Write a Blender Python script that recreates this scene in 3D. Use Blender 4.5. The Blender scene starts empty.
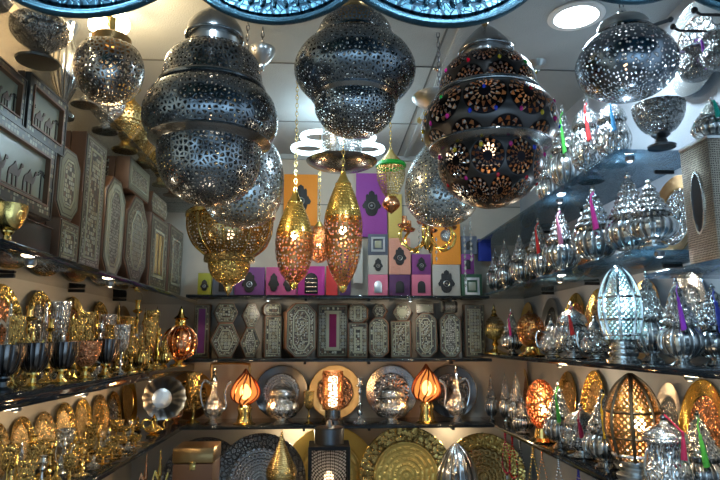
import bpy, bmesh, math, random
from mathutils import Vector, Matrix, Euler
PI = math.pi
RND = random.Random(11)
scene = bpy.context.scene
COL = scene.collection

# ------------------------------------------------------------------ camera
F = 600.0
CAM = Vector((0, 0, 1.5))
ROT = Euler((PI/2 + math.radians(9.65), 0, math.radians(-3.3)), 'XYZ').to_matrix()
cd = bpy.data.cameras.new('camera'); cam = bpy.data.objects.new('camera', cd); COL.objects.link(cam)
cam.location = CAM; cam.rotation_euler = ROT.to_euler('XYZ')
cd.sensor_width = 36; cd.lens = F/720*36; cd.clip_start = .02
scene.camera = cam
scene.view_settings.view_transform = 'Standard'; scene.view_settings.look = 'None'
scene.view_settings.gamma = 1; scene.view_settings.use_curve_mapping = False
scene.view_settings.exposure = 0.45
scene.cycles.sample_clamp_indirect = 4.0
scene.cycles.max_bounces = 7; scene.cycles.transparent_max_bounces = 10

def ray(px, py): return ROT @ Vector(((px-360)/F, -(py-240)/F, -1))
def at_y(px, py, Y): d = ray(px, py); return CAM + d*(Y/d.y)
def at_x(px, py, X): d = ray(px, py); return CAM + d*(X/d.x)
def at_z(px, py, Z): d = ray(px, py); return CAM + d*((Z-CAM.z)/d.z)
def depth(P): return -(ROT.transposed() @ (Vector(P)-CAM)).z
def proj(P):
    c = ROT.transposed() @ (Vector(P)-CAM); return (360+F*c.x/-c.z, 240-F*c.y/-c.z)
def solve_y(px, X, Z):
    lo, hi = .5, 12.0
    for _ in range(50):
        m = (lo+hi)/2
        if (proj((X, m, Z))[0] - px)*(1 if X > 0 else -1) > 0: lo = m
        else: hi = m
    return (lo+hi)/2

# ------------------------------------------------------------------ the room's sizes
LW, RW, BW, CZ = -1.22, 1.37, 4.08, 2.80     # left wall, right wall, back wall, ceiling
LF, RF, BF = -.85, 1.03, 3.70                # fronts of the shelves

# ------------------------------------------------------------------ materials
class N:
    def __init__(s, name):
        s.m = bpy.data.materials.new(name); s.m.use_nodes = True
        s.t = s.m.node_tree; s.t.nodes.clear()
        s.out = s.t.nodes.new('ShaderNodeOutputMaterial')
    def n(s, typ, **kw):
        nd = s.t.nodes.new(typ)
        for k, v in kw.items():
            if k.startswith('i_'): nd.inputs[k[2:].replace('_', ' ')].default_value = v
            else: setattr(nd, k, v)
        return nd
    def l(s, a, b): s.t.links.new(a, b)
    def put(s, sock, v):
        if hasattr(v, 'links'): s.l(v, sock)
        else: sock.default_value = v
    def math(s, op, a, b=None, clamp=False):
        nd = s.n('ShaderNodeMath', operation=op, use_clamp=clamp); s.put(nd.inputs[0], a)
        if b is not None: s.put(nd.inputs[1], b)
        return nd.outputs[0]
    def uv(s): return s.n('ShaderNodeTexCoord').outputs['UV']
    def ob(s): return s.n('ShaderNodeTexCoord').outputs['Object']
    def scale(s, v, sx, sy, sz=1):
        nd = s.n('ShaderNodeMapping'); s.l(v, nd.inputs['Vector']); nd.inputs['Scale'].default_value = (sx, sy, sz)
        return nd.outputs[0]
    def sep(s, v):
        nd = s.n('ShaderNodeSeparateXYZ'); s.l(v, nd.inputs[0]); return nd.outputs
    def vor(s, v, sc, rnd=1.0, feat='F1', dim='2D'):
        nd = s.n('ShaderNodeTexVoronoi', voronoi_dimensions=dim, feature=feat)
        s.l(v, nd.inputs['Vector']); nd.inputs['Scale'].default_value = sc; nd.inputs['Randomness'].default_value = rnd
        return nd
    def noise(s, v, sc, det=3):
        nd = s.n('ShaderNodeTexNoise'); s.l(v, nd.inputs['Vector']); nd.inputs['Scale'].default_value = sc; nd.inputs['Detail'].default_value = det
        return nd.outputs['Fac']
    def step(s, a, lo, hi):
        nd = s.n('ShaderNodeMapRange', interpolation_type='SMOOTHSTEP'); s.put(nd.inputs[0], a)
        nd.inputs[1].default_value = lo; nd.inputs[2].default_value = hi
        return nd.outputs[0]
    def mix(s, f, a, b):
        nd = s.n('ShaderNodeMix', data_type='RGBA'); s.put(nd.inputs[0], f)
        for i, c in ((6, a), (7, b)):
            if hasattr(c, 'links'): s.l(c, nd.inputs[i])
            else: nd.inputs[i].default_value = (*c, 1)
        return nd.outputs[2]
    def bsdf(s, col, metal=0., rough=.5, bump=None, bstr=.3, **kw):
        b = s.n('ShaderNodeBsdfPrincipled')
        if hasattr(col, 'links'): s.l(col, b.inputs['Base Color'])
        else: b.inputs['Base Color'].default_value = (*col, 1)
        s.put(b.inputs['Metallic'], metal); s.put(b.inputs['Roughness'], rough)
        if bump is not None:
            bn = s.n('ShaderNodeBump'); bn.inputs['Strength'].default_value = bstr; bn.inputs['Distance'].default_value = .004
            s.l(bump, bn.inputs['Height']); s.l(bn.outputs[0], b.inputs['Normal'])
        for k, v in kw.items(): b.inputs[k].default_value = v
        return b.outputs[0]
    def done(s, sh): s.l(sh, s.out.inputs['Surface']); return s.m

MT = {}
def plain(name, col, metal=0, rough=.5, bump=0, bscale=60, **kw):
    n = N(name)
    bp = n.noise(n.ob(), bscale) if bump else None
    MT[name] = n.done(n.bsdf(col, metal, rough, bp, bump, **kw))
def glow(name, col, st):
    n = N(name); e = n.n('ShaderNodeEmission'); e.inputs[0].default_value = (*col, 1); e.inputs[1].default_value = st
    MT[name] = n.done(e.outputs[0])
def engraved(name, base, dark, Nu=30, Nv=None, rough=.25, kind='vor', amt=1.0, bstr=.5):
    """metal with a chased pattern; the pattern's grooves hold dark patina"""
    n = N(name); v = n.scale(n.uv(), Nu, Nv or Nu)
    if kind == 'vor':
        d = n.vor(v, 1.0, .8, 'DISTANCE_TO_EDGE').outputs['Distance']; h = n.step(d, .03, .16)
        f = n.vor(v, 2.3, .9, 'DISTANCE_TO_EDGE').outputs['Distance']; h = n.math('MULTIPLY', h, n.step(f, .0, .12))
    elif kind == 'scale':
        o = n.sep(v); row = n.math('FLOOR', o[1])
        fx = n.math('SUBTRACT', n.math('FRACT', n.math('ADD', o[0], n.math('MULTIPLY', row, .5))), .5)
        fy = n.math('FRACT', o[1])
        r = n.math('SQRT', n.math('ADD', n.math('MULTIPLY', fx, fx), n.math('MULTIPLY', fy, fy)))
        h = n.step(n.math('ABSOLUTE', n.math('SUBTRACT', n.math('FRACT', n.math('MULTIPLY', r, 2.2)), .5)), .05, .3)
    elif kind == 'flute':
        o = n.sep(v); h = n.math('ADD', n.math('MULTIPLY', n.math('SINE', n.math('MULTIPLY', o[0], 2*PI)), .5), .5)
        h = n.step(h, .02, .6)
    elif kind == 'rings':
        o = n.sep(v); h = n.step(n.math('SINE', n.math('MULTIPLY', o[1], 2*PI)), -.6, .6)
        h = n.math('MULTIPLY', h, n.step(n.vor(v, 1.2, .8).outputs['Distance'], .75, .3))
    elif kind == 'dots':
        h = n.step(n.vor(v, 1.0, .25).outputs['Distance'], .2, .38)
    elif kind == 'glint':                                  # rows of raised bosses, each catching its own light
        d = n.vor(v, 1.0, .75).outputs['Distance']; f2 = n.vor(v, 2.6, .9).outputs['Distance']
        h = n.math('SUBTRACT', 1.0, n.math('MULTIPLY', n.math('MULTIPLY', d, d), 1.5), True); h = n.math('MULTIPLY', h, n.step(f2, .9, .35))
    wob = n.noise(n.ob(), 9, 2)
    f = n.math('MULTIPLY', n.math('SUBTRACT', 1.0, n.step(h, .3, .75) if kind == 'glint' else h), amt)
    f = n.math('ADD', f, n.math('MULTIPLY', n.step(wob, .5, .8), .25), True)
    c = n.mix(f, base, dark)
    MT[name] = n.done(n.bsdf(c, 1.0, n.math('ADD', n.math('MULTIPLY', f, .2), rough), h, bstr))
def pierced(name, base, dark, Nu, Nv=None, kind='dots', t=.3, rough=.28, rnd=.35, inner=None):
    """sheet metal cut through with a pattern of real (transparent) openings"""
    n = N(name); v = n.scale(n.uv(), Nu, Nv or Nu)
    if kind == 'dots':
        d = n.vor(v, 1.0, rnd).outputs['Distance']; hole = n.math('LESS_THAN', d, t); rel = n.step(d, t, t+.12)
    elif kind == 'cells':
        d = n.vor(v, 1.0, rnd, 'DISTANCE_TO_EDGE').outputs['Distance']; hole = n.math('GREATER_THAN', d, t); rel = n.step(d, t, t-.1)
    elif kind == 'lattice':
        o = n.sep(v); a = n.math('FRACT', n.math('ADD', o[0], o[1])); b = n.math('FRACT', n.math('SUBTRACT', o[0], o[1]))
        mn = n.math('MINIMUM', a, b); hole = n.math('GREATER_THAN', mn, t); rel = n.step(mn, t, t-.15)
    elif kind == 'rosette':
        o = n.sep(v); row = n.math('FLOOR', o[1])
        x = n.math('SUBTRACT', n.math('FRACT', n.math('ADD', o[0], n.math('MULTIPLY', row, .5))), .5)
        y = n.math('SUBTRACT', n.math('FRACT', o[1]), .5)
        r = n.math('SQRT', n.math('ADD', n.math('MULTIPLY', x, x), n.math('MULTIPLY', y, y)))
        a = n.math('ARCTAN2', y, x)
        ring = n.math('FLOOR', n.math('MULTIPLY', r, 8.0))
        s1 = n.math('SINE', n.math('ADD', n.math('MULTIPLY', a, 14.0), n.math('MULTIPLY', ring, 1.57)))
        tri = n.math('GREATER_THAN', s1, n.math('SUBTRACT', n.math('MULTIPLY', n.math('FRACT', n.math('MULTIPLY', r, 8.0)), 1.9), .62))
        m = n.math('MULTIPLY', n.math('LESS_THAN', r, .46), n.math('GREATER_THAN', r, .14))
        hole = n.math('MULTIPLY', tri, m); rel = n.step(r, .47, .5)
    c = n.mix(n.math('SUBTRACT', 1.0, rel), base, dark)
    if inner: c = n.mix(n.n('ShaderNodeNewGeometry').outputs['Backfacing'], c, inner)      # inside of the sheet, coloured brighter so the openings look lit
    sh = n.bsdf(c, 1.0, rough, rel, .35)
    tr = n.n('ShaderNodeBsdfTransparent'); mx = n.n('ShaderNodeMixShader')
    n.l(hole, mx.inputs[0]); n.l(sh, mx.inputs[1]); n.l(tr.outputs[0], mx.inputs[2])
    MT[name] = n.done(mx.outputs[0])
def inlay(name, cols, sc, rnd=.6, line=.06, rough=.3, stars=False):
    """marquetry: pieces of pearl, bone and dark wood in black outlines"""
    n = N(name); v = n.uv(); vn = n.vor(v, sc, rnd); e = n.vor(v, sc, rnd, 'DISTANCE_TO_EDGE').outputs['Distance']
    s = n.sep(vn.outputs['Color'])
    rp = n.n('ShaderNodeValToRGB'); rp.color_ramp.interpolation = 'CONSTANT'; n.l(s[0], rp.inputs[0])
    el = rp.color_ramp.elements
    el[0].position = 0; el[0].color = (*cols[0], 1); el[1].position = 1/len(cols); el[1].color = (*cols[1], 1)
    for i in range(2, len(cols)):
        q = el.new(i/len(cols)); q.color = (*cols[i], 1)
    c = rp.outputs[0]
    if stars:
        rr = n.math('FRACT', n.math('MULTIPLY', vn.outputs['Distance'], 3.2)); c = n.mix(n.math('GREATER_THAN', rr, .62), c, (.02, .018, .015))
    c = n.mix(n.math('LESS_THAN', e, line), c, (.018, .016, .014))
    MT[name] = n.done(n.bsdf(c, 0.0, rough, None, 0, **{'Specular IOR Level': .6}))
def wallmat(name, col, col2, sc=3, bump=.25):
    n = N(name); f = n.noise(n.ob(), sc, 4); c = n.mix(n.step(f, .35, .7), col, col2)
    MT[name] = n.done(n.bsdf(c, 0, .75, n.noise(n.ob(), 160, 2), bump))
def glassy(name, col, a, rough=.04):
    n = N(name); sh = n.bsdf(col, 0, rough); tr = n.n('ShaderNodeBsdfTransparent'); tr.inputs[0].default_value = (*[min(1, .72+c) for c in col], 1)
    mx = n.n('ShaderNodeMixShader'); fr = n.n('ShaderNodeFresnel'); fr.inputs[0].default_value = 1.5
    n.l(n.math('ADD', n.math('MULTIPLY', fr.outputs[0], .45), a, True), mx.inputs[0]); n.l(tr.outputs[0], mx.inputs[1]); n.l(sh, mx.inputs[2])
    MT[name] = n.done(mx.outputs[0])

SIL, SILD = (.78, .80, .80), (.055, .06, .065)
BRS, BRSD = (.86, .62, .22), (.10, .055, .015)
plain('silver', SIL, 1, .16, .15, 25); plain('silver_dull', (.52, .54, .55), 1, .3, .2, 30)
plain('steel', (.16, .17, .19), 1, .3); plain('dark_silver', (.30, .31, .32), 1, .22, .25, 30)
plain('pewter', (.10, .11, .12), 1, .28, .3, 18)
plain('brass', BRS, 1, .17, .15, 25); plain('gold', (.95, .66, .18), 1, .16, .15, 25); plain('bronze', (.42, .27, .12), 1, .28, .25, 30)
plain('copper', (.85, .40, .20), 1, .2, .2, 25); plain('black_iron', (.012, .012, .014), .6, .4)
engraved('silver_chased', SIL, SILD, 26, None, .13, 'glint', .7, 1.0); engraved('silver_scale', SIL, SILD, 34, None, .2, 'scale')
engraved('silver_flute', SIL, SILD, 16, 8, .17, 'flute', .8); engraved('silver_dots', SIL, SILD, 40, None, .22, 'dots')
engraved('dark_chased', (.42, .43, .43), (.02, .022, .026), 34, None, .16, 'glint', .8, 1.0); engraved('dark_fine', (.42, .43, .43), (.02, .02, .025), 60, None, .25)
engraved('brass_chased', BRS, BRSD, 26, None, .13, 'glint', .7, 1.0); engraved('brass_scale', (.88, .66, .28), BRSD, 24, None, .22, 'scale')
engraved('brass_flute', BRS, BRSD, 14, 8, .16, 'flute', .8); engraved('gold_chased', (.95, .68, .22), (.2, .1, .01), 34, None, .14, 'glint', .6, 1.0)
engraved('copper_chased', (.72, .34, .17), (.13, .04, .02), 30, None, .18, 'glint', .7, .9); engraved('tray_blue', (.032, .085, .125), (.006, .016, .026), 44, 30, .42)
engraved('tray_rope', (.05, .12, .165), (.008, .02, .03), 110, 14, .36, 'flute'); engraved('plate_old', (.62, .47, .24), (.12, .07, .03), 30, None, .24, 'glint', .35, .4)
engraved('gold_rings', (.92, .66, .2), (.3, .17, .03), 30, 40, .30, 'rings', .35, .6)
engraved('bowl_dark', (.14, .13, .13), (.01, .01, .012), 14, 7, .22, 'flute', .7); engraved('antique_gold', (.62, .46, .2), (.08, .05, .02), 30, None, .22)
pierced('pierce_dark', (.20, .23, .26), (.012, .014, .02), 84, None, 'cells', .30, .2, .9); pierced('pierce_dark_big', (.24, .26, .28), (.012, .014, .02), 66, None, 'cells', .25, .2, .8)
pierced('pierce_gem', (.07, .065, .065), (.012, .010, .012), 10, 9.0, 'rosette', inner=(.62, .36, .18))
pierced('pierce_ball', (.30, .29, .28), (.02, .02, .02), 42, None, 'cells', .25, .2, .9); pierced('pierce_spots', (.22, .26, .31), (.01, .013, .02), 62, None, 'dots', .21, .2, .8, (.85, .9, .95))
pierced('pierce_gold_fine', (.5, .36, .16), (.08, .045, .01), 70, None, 'cells', .24, .25, .8, (.7, .5, .2)); pierced('pierce_silver', (.5, .54, .55), (.03, .03, .04), 58, None, 'dots', .27, .25, .7)
pierced('pierce_gold', (.42, .22, .08), (.07, .025, .01), 32, None, 'dots', .33, .3, .7, (.6, .24, .12))
engraved('gold_hammered', (.92, .62, .17), (.3, .16, .03), 34, None, .2, 'dots', .7); pierced('pierce_gold_big', (.8, .55, .2), (.2, .1, .02), 30, None, 'cells', .14, .25, .8)
pierced('pierce_lattice', (.45, .28, .10), (.05, .025, .01), 26, None, 'lattice', .46, inner=(.6, .36, .2)); pierced('pierce_blue', (.65, .78, .80), (.1, .14, .16), 22, None, 'lattice', .44)
pierced('pierce_box', (.02, .018, .016), (.01, .01, .01), 60, None, 'dots', .33, .35, .5); pierced('pierce_cup', (.55, .6, .62), (.05, .06, .07), 44, None, 'dots', .36)
PEARL, BONE, WAL, EB = (.33, .34, .24), (.22, .19, .11), (.09, .05, .028), (.016, .016, .014)
engraved('box_pierced', (.36, .31, .25), (.025, .02, .016), 150, None, .3, 'dots', 1.0, .8)
inlay('inlay_pearl', [PEARL, BONE, (.34, .38, .33), WAL, PEARL, EB], 60, .35, .1)
inlay('inlay_star', [PEARL, (.36, .38, .3), BONE, (.3, .33, .3)], 46, .1, .08, .3, True)
inlay('inlay_fine', [PEARL, EB, BONE, WAL, (.38, .4, .34)], 110, .5, .12)
inlay('inlay_band', [EB, PEARL, EB, BONE, WAL], 62, .12, .14)
inlay('inlay_grey', [(.2, .21, .19), (.28, .29, .25), (.06, .06, .05), (.33, .34, .3)], 75, .5, .12)
plain('pearl', (.31, .33, .25), 0, .25, .1, 40); plain('pearl_dim', (.15, .16, .11), 0, .3, .1, 40); plain('pearl_scene', (.24, .26, .20), 0, .25, .1, 40); plain('bronze_dark', (.14, .10, .06), 1, .35); plain('ebony', (.02, .018, .016), 0, .3)
plain('walnut', (.13, .065, .035), 0, .4, .2, 40); plain('walnut_dark', (.06, .035, .022), 0, .4, .2, 40); plain('magenta_felt', (.16, .008, .07), 0, .9)
for nm, c in dict(red=(.55, .02, .02), crimson=(.35, .01, .06), pink=(.75, .25, .42), magenta=(.55, .02, .25), green=(.06, .42, .06), yellow=(.75, .5, .03), purple=(.2, .02, .35), blue=(.04, .06, .42), teal=(.0, .35, .28), cyan=(.05, .3, .6)).items():
    plain('thread_'+nm, c, 0, .75, .5, 200)
for nm, c in dict(orange=(.85, .30, .03), purple=(.30, .06, .34), yellow=(.62, .48, .13), white=(.42, .40, .36), pink=(.60, .16, .26), salmon=(.62, .30, .22), plum=(.09, .03, .11), hotpink=(.48, .09, .24), dimpurple=(.17, .05, .20), violet=(.20, .04, .20), magenta=(.42, .03, .26), red=(.5, .03, .03), lime=(.30, .30, .03), slate=(.10, .12, .17), green=(.03, .09, .05), blue=(.01, .03, .30), cream=(.6, .52, .38)).items():
    plain('canvas_'+nm, c, 0, .7, .35, 90)
wallmat('paint_ceiling', (.42, .46, .47), (.35, .38, .39), 2, .7); wallmat('paint_left', (.52, .45, .34), (.44, .38, .30), 2)
wallmat('paint_right', (.36, .39, .43), (.28, .31, .35), 2); wallmat('paint_back', (.52, .47, .39), (.43, .40, .35), 2); wallmat('floor_stone', (.18, .16, .14), (.10, .09, .08), 4)
plain('seam', (.12, .13, .13), 0, .8)
glassy('shelf_dark', (.015, .02, .025), .72); glassy('shelf_blue', (.05, .11, .16), .22); glassy('shelf_clear', (.08, .09, .09), .03); plain('glass_edge', (.03, .07, .08), 0, .08)
plain('crystal', (.75, .82, .8), 0, .03, 0, 60, **{'Transmission Weight': .8}); plain('white_plastic', (.8, .8, .78), 0, .4)
for nm, c in dict(gem_red=(.6, .0, .02), gem_blue=(.01, .04, .6), gem_green=(.02, .4, .05), gem_yellow=(.7, .5, .02), gem_pink=(.6, .02, .25)).items():
    plain(nm, c, 0, .05, 0, 60, **{'Transmission Weight': .4})
glow('lamp_cool', (.85, .95, 1), 14); glow('ring_cool', (.75, .93, 1), 3.2); glow('bulb_warm', (1, .62, .25), 30); glow('bulb_hot', (1, .8, .5), 26); glow('bulb_cool', (.6, .92, 1), 14)
glow('bulb_lamp', (1, .74, .36), 16); glow('bulb_flame', (1, .72, .35), 9); glow('lens_warm', (1, .78, .5), 4); glow('lens_cool', (.8, .92, 1), 4); glow('bulb_dim', (1, .66, .38), 3.0)
n = N('amber_glass'); e_ = n.n('ShaderNodeEmission'); e_.inputs[0].default_value = (1, .38, .09, 1); e_.inputs[1].default_value = .95; t_ = n.n('ShaderNodeBsdfTransparent'); t_.inputs[0].default_value = (1, .6, .3, 1)
x_ = n.n('ShaderNodeMixShader'); x_.inputs[0].default_value = .6; n.l(t_.outputs[0], x_.inputs[1]); n.l(e_.outputs[0], x_.inputs[2]); MT['amber_glass'] = n.done(x_.outputs[0])
glow('bulb_tube', (1, .84, .58), 7); plain('walnut_red', (.24, .115, .06), 0, .38, .2, 40); plain('gold_satin', (.95, .70, .20), 1, .4, .3, 14); plain('pewter_mid', (.17, .18, .19), 1, .3, .2, 30)
plain('hand_black', (.02, .02, .022), .3, .55); plain('wire_red', (.28, .08, .04), 1, .35)

# ------------------------------------------------------------------ shapes
def spl(pts, k=4):
    """Catmull-Rom through 2-D or 3-D points"""
    P = [Vector(p) for p in pts]; out = []
    for i in range(len(P)-1):
        a = P[max(i-1, 0)]; b = P[i]; c = P[i+1]; d = P[min(i+2, len(P)-1)]
        for j in range(k):
            t = j/k
            out.append(.5*((2*b) + (c-a)*t + (2*a-5*b+4*c-d)*t*t + (3*b-a-3*c+d)*t**3))
    out.append(P[-1]); return out
def new(): bm = bmesh.new(); bm.loops.layers.uv.new('UVMap'); return bm
def lathe(bm, prof, seg=28, lobes=0, amp=0.0, M=None, twist=0):
    uv = bm.loops.layers.uv.active; prof = [(max(p[0], 0), p[1]) for p in prof]
    rm = max(p[0] for p in prof) or 1; rows = []; v = 0; vs = []
    for i, (r, z) in enumerate(prof):
        if i: v += math.hypot(r-prof[i-1][0], z-prof[i-1][1])
        vs.append(v/(2*PI*rm)); row = []
        for j in range(seg):
            a = 2*PI*j/seg + PI/2
            rr = r*(1+amp*math.cos(lobes*a + twist*z)) if lobes else r
            p = Vector((rr*math.cos(a), rr*math.sin(a), z))
            row.append(bm.verts.new(M @ p if M else p))
        rows.append(row)
    for i in range(len(rows)-1):
        for j in range(seg):
            k = (j+1) % seg
            f = bm.faces.new((rows[i][j], rows[i][k], rows[i+1][k], rows[i+1][j]))
            for lp, q in zip(f.loops, ((j, i), (j+1, i), (j+1, i+1), (j, i+1))):
                lp[uv].uv = (q[0]/seg, vs[q[1]])
    for row, p in ((rows[0], prof[0]), (rows[-1], prof[-1])):
        if p[0] < 1e-4: bmesh.ops.remove_doubles(bm, verts=row, dist=1e-5)
def tube(bm, pts, rad, seg=8, closed=False):
    uv = bm.loops.layers.uv.active
    P = [Vector(p) for p in pts]; n = len(P); rows = []; up = None
    rr = rad if isinstance(rad, (list, tuple)) else [rad]*n
    for i in range(n):
        a = P[(i-1) % n] if (closed or i) else P[0]; b = P[(i+1) % n] if (closed or i < n-1) else P[-1]
        t = (b-a).normalized()
        if up is None: up = Vector((0, 0, 1)) if abs(t.z) < .9 else Vector((1, 0, 0))
        x = t.cross(up).normalized(); y = x.cross(t).normalized(); up = y
        rows.append([bm.verts.new(P[i] + (x*math.cos(2*PI*j/seg) + y*math.sin(2*PI*j/seg))*rr[i]) for j in range(seg)])
    for i in range(n if closed else n-1):
        for j in range(seg):
            k = (j+1) % seg
            f = bm.faces.new((rows[i][j], rows[i][k], rows[(i+1) % n][k], rows[(i+1) % n][j]))
            for lp, q in zip(f.loops, ((j, i), (j+1, i), (j+1, i+1), (j, i+1))): lp[uv].uv = (q[0]/seg, q[1]/n*2)
    if not closed:
        bm.faces.new(rows[0][::-1]); bm.faces.new(rows[-1])
def box(bm, c, s, bev=0.0):
    uv = bm.loops.layers.uv.active
    r = bmesh.ops.create_cube(bm, size=1, matrix=Matrix.Translation(c) @ Matrix.Diagonal((*s, 1)))
    fs = {f for v in r['verts'] for f in v.link_faces}
    for f in fs:
        n = f.normal if f.normal.length else (f.normal_update() or f.normal)
        for lp in f.loops:
            p = lp.vert.co
            lp[uv].uv = (p.x, p.z) if abs(n.y) > .5 else ((p.y, p.z) if abs(n.x) > .5 else (p.x, p.y))
    if bev:
        es = list({e for f in fs for e in f.edges})
        bmesh.ops.bevel(bm, geom=es, offset=bev, segments=2, affect='EDGES', profile=.5)
def prism(bm, pts, y0, y1, bev=0.0):
    """an outline in the x-z plane, from y0 (front) back to y1"""
    uv = bm.loops.layers.uv.active
    a = [bm.verts.new((x, y0, z)) for x, z in pts]; b = [bm.verts.new((x, y1, z)) for x, z in pts]; n = len(pts)
    fs = [bm.faces.new(a), bm.faces.new(b[::-1])]; s = 0
    for f in fs:
        for lp in f.loops: lp[uv].uv = (lp.vert.co.x, lp.vert.co.z)
    for i in range(n):
        k = (i+1) % n; f = bm.faces.new((a[i], b[i], b[k], a[k])); d = math.dist(pts[i], pts[k])
        for lp, q in zip(f.loops, ((s, 0), (s, y1-y0), (s+d, y1-y0), (s+d, 0))): lp[uv].uv = q
        s += d; fs.append(f)
    if bev:
        es = [e for e in fs[0].edges]; bmesh.ops.bevel(bm, geom=es, offset=bev, segments=2, affect='EDGES', profile=.5)
def ring(bm, o, i, y0, y1):
    """a frame between outline o and outline i (same number of points)"""
    uv = bm.loops.layers.uv.active; n = len(o); V = [[bm.verts.new((x, y, z)) for x, z in L] for L in (o, i) for y in (y0, y1)]
    of, ob_, nf, nb = V
    for k in range(n):
        m = (k+1) % n
        for q in ((of[k], of[m], nf[m], nf[k]), (nf[k], nf[m], nb[m], nb[k]), (of[m], of[k], ob_[k], ob_[m]), (ob_[k], nb[k], nb[m], ob_[m])):
            f = bm.faces.new(q)
            for lp in f.loops: lp[uv].uv = (lp.vert.co.x+lp.vert.co.y*.5, lp.vert.co.z+lp.vert.co.y*.5)
def ball(bm, c, r, seg=12, sz=1.0):
    lathe(bm, [(r*math.sin(PI*i/8), -r*sz*math.cos(PI*i/8)) for i in range(9)], seg, M=Matrix.Translation(c))
def obj(name, bm, mat, parent=None, loc=None, sharp=42):
    bmesh.ops.recalc_face_normals(bm, faces=bm.faces)
    me = bpy.data.meshes.new(name); bm.to_mesh(me); bm.free()
    for p in me.polygons: p.use_smooth = True
    me.set_sharp_from_angle(angle=math.radians(sharp))
    me.materials.append(MT[mat])
    o = bpy.data.objects.new(name, me); COL.objects.link(o)
    if parent: o.parent = parent
    if loc is not None: o.location = loc
    return o
LABELS = {}
def tag(o, label, cat, group=None, kind=None):
    o['label'] = label; o['category'] = cat
    if group: o['group'] = group
    if kind: o['kind'] = kind
    if label in LABELS: print('SAME LABEL', label)
    LABELS[label] = 1
    return o
def empty(name, loc=(0, 0, 0), rz=0):
    o = bpy.data.objects.new(name, None); COL.objects.link(o); o.location = loc; o.rotation_euler = (0, 0, rz); o.empty_display_size = .05
    return o
def copy_tree(o, parent=None):
    c = o.copy(); COL.objects.link(c)
    if parent: c.parent = parent
    for ch in list(o.children): copy_tree(ch, c)
    return c
PROTO = {}
def make(kind, *args):
    """one of a kind is built, the next ones are copies of it and of its parts"""
    key = (kind,)+args
    if key in PROTO: return copy_tree(PROTO[key])
    r = kind(*args); PROTO[key] = r; return r
def struct(name, bm, mat):
    o = obj(name, bm, mat); o['kind'] = 'structure'; return o
def light(name, loc, col, e, r=.03, typ='POINT', rot=None, size=.2):
    d = bpy.data.lights.new(name, typ); d.color = col; d.energy = e
    if typ == 'AREA': d.shape = 'DISK'; d.size = size
    else: d.shadow_soft_size = r
    o = bpy.data.objects.new(name, d); COL.objects.link(o); o.location = loc
    if rot: o.rotation_euler = rot
    return o
# ------------------------------------------------------------------ kinds of vessel (height 1, widest radius .5, scaled when placed)
def tassel(root, color, side=-1, z=.74, drop=.36, dist=-.46):
    b = new(); c = (side*.26, dist)
    tube(b, spl([(0, -.05, z+.16), (side*.14, -.22, z+.10), (c[0], c[1], z)]), .012, 6)
    lathe(b, [(0, z+.02), (.026, z+.015), (.032, z-.02), (.022, z-.04), (.036, z-.07), (.056, z-drop*.7), (.062, z-drop*.95), (0, z-drop*.95)], 14, 7, .12, M=Matrix.Translation((c[0], c[1], z)) @ Matrix.Rotation(.22*side if side else 0, 4, 'Y') @ Matrix.Translation((0, 0, -z)))
    o = obj('tassel', b, 'thread_'+color, root); o['label'] = color + ' thread tassel'
def handles(root, mat, z0, z1, r0, out=.5):
    for s in (-1, 1):
        b = new(); tube(b, spl([(s*r0*.9, 0, z0), (s*out, 0, z0+.02), (s*(out+.03), 0, (z0+z1)/2), (s*out*.9, 0, z1+.02), (s*r0*.86, 0, z1)]), .02, 7); obj('handle', b, mat, root)
def lid_finial(root, z, mat, s=1.0):
    b = new(); lathe(b, [(.03*s, z-.01), (.028*s, z+.01), (.05*s, z+.02), (.06*s, z+.04), (.045*s, z+.058), (.02*s, z+.07), (.03*s, z+.08), (.0, z+.1)], 14); obj('finial', b, mat, root)
def sugar_pot(met='silver', col=None):
    r = empty('sugar_pot'); ch, sm, fl = (('silver_chased', 'silver', 'silver_flute') if met == 'silver' else ('brass_chased', 'brass', 'brass_flute'))
    b = new(); lathe(b, [(0, 0), (.27, 0), (.28, .02), (.2, .045), (.14, .07), (.15, .1)], 24); obj('foot', b, sm, r)
    b = new(); lathe(b, spl([(.13, .09), (.3, .115), (.45, .2), (.49, .28), (.46, .35), (.36, .42), (.3, .45), (.33, .47), (.31, .48)], 3), 36, 12, .03); obj('body', b, fl, r)
    b = new(); lathe(b, [(.38, .47), (.41, .485), (.40, .505), (.32, .54), (.345, .555), (.335, .575), (.25, .63), (.275, .645), (.265, .665), (.18, .72), (.205, .735), (.195, .755), (.115, .81), (.14, .825), (.13, .845), (.05, .90)], 28); obj('lid', b, ch, r)
    lid_finial(r, .9, sm); handles(r, sm, .2, .4, .47)
    if col: tassel(r, col)
    return r
def dome_pot(met='silver', col=None):
    r = empty('lidded_pot'); ch, sm = ('silver_scale', 'silver') if met == 'silver' else ('brass_chased', 'brass')
    b = new(); lathe(b, [(0, 0), (.34, 0), (.36, .025), (.24, .05), (.17, .09), (.19, .13)], 24); obj('foot', b, sm, r)
    b = new(); lathe(b, spl([(.17, .12), (.38, .16), (.49, .3), (.48, .42), (.38, .53), (.33, .58), (.37, .61)], 3), 32, 16, .015); obj('body', b, 'silver_chased' if met == 'silver' else 'brass_chased', r)
    b = new(); lathe(b, [(.4, .6), (.42, .62)] + spl([(.4, .645), (.34, .73), (.2, .8), (.08, .84), (.06, .88)], 3), 28); obj('lid', b, ch, r)
    lid_finial(r, .89, sm, 1.2); handles(r, sm, .28, .5, .46)
    if col: tassel(r, col, -1, .72, .34)
    return r
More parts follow.
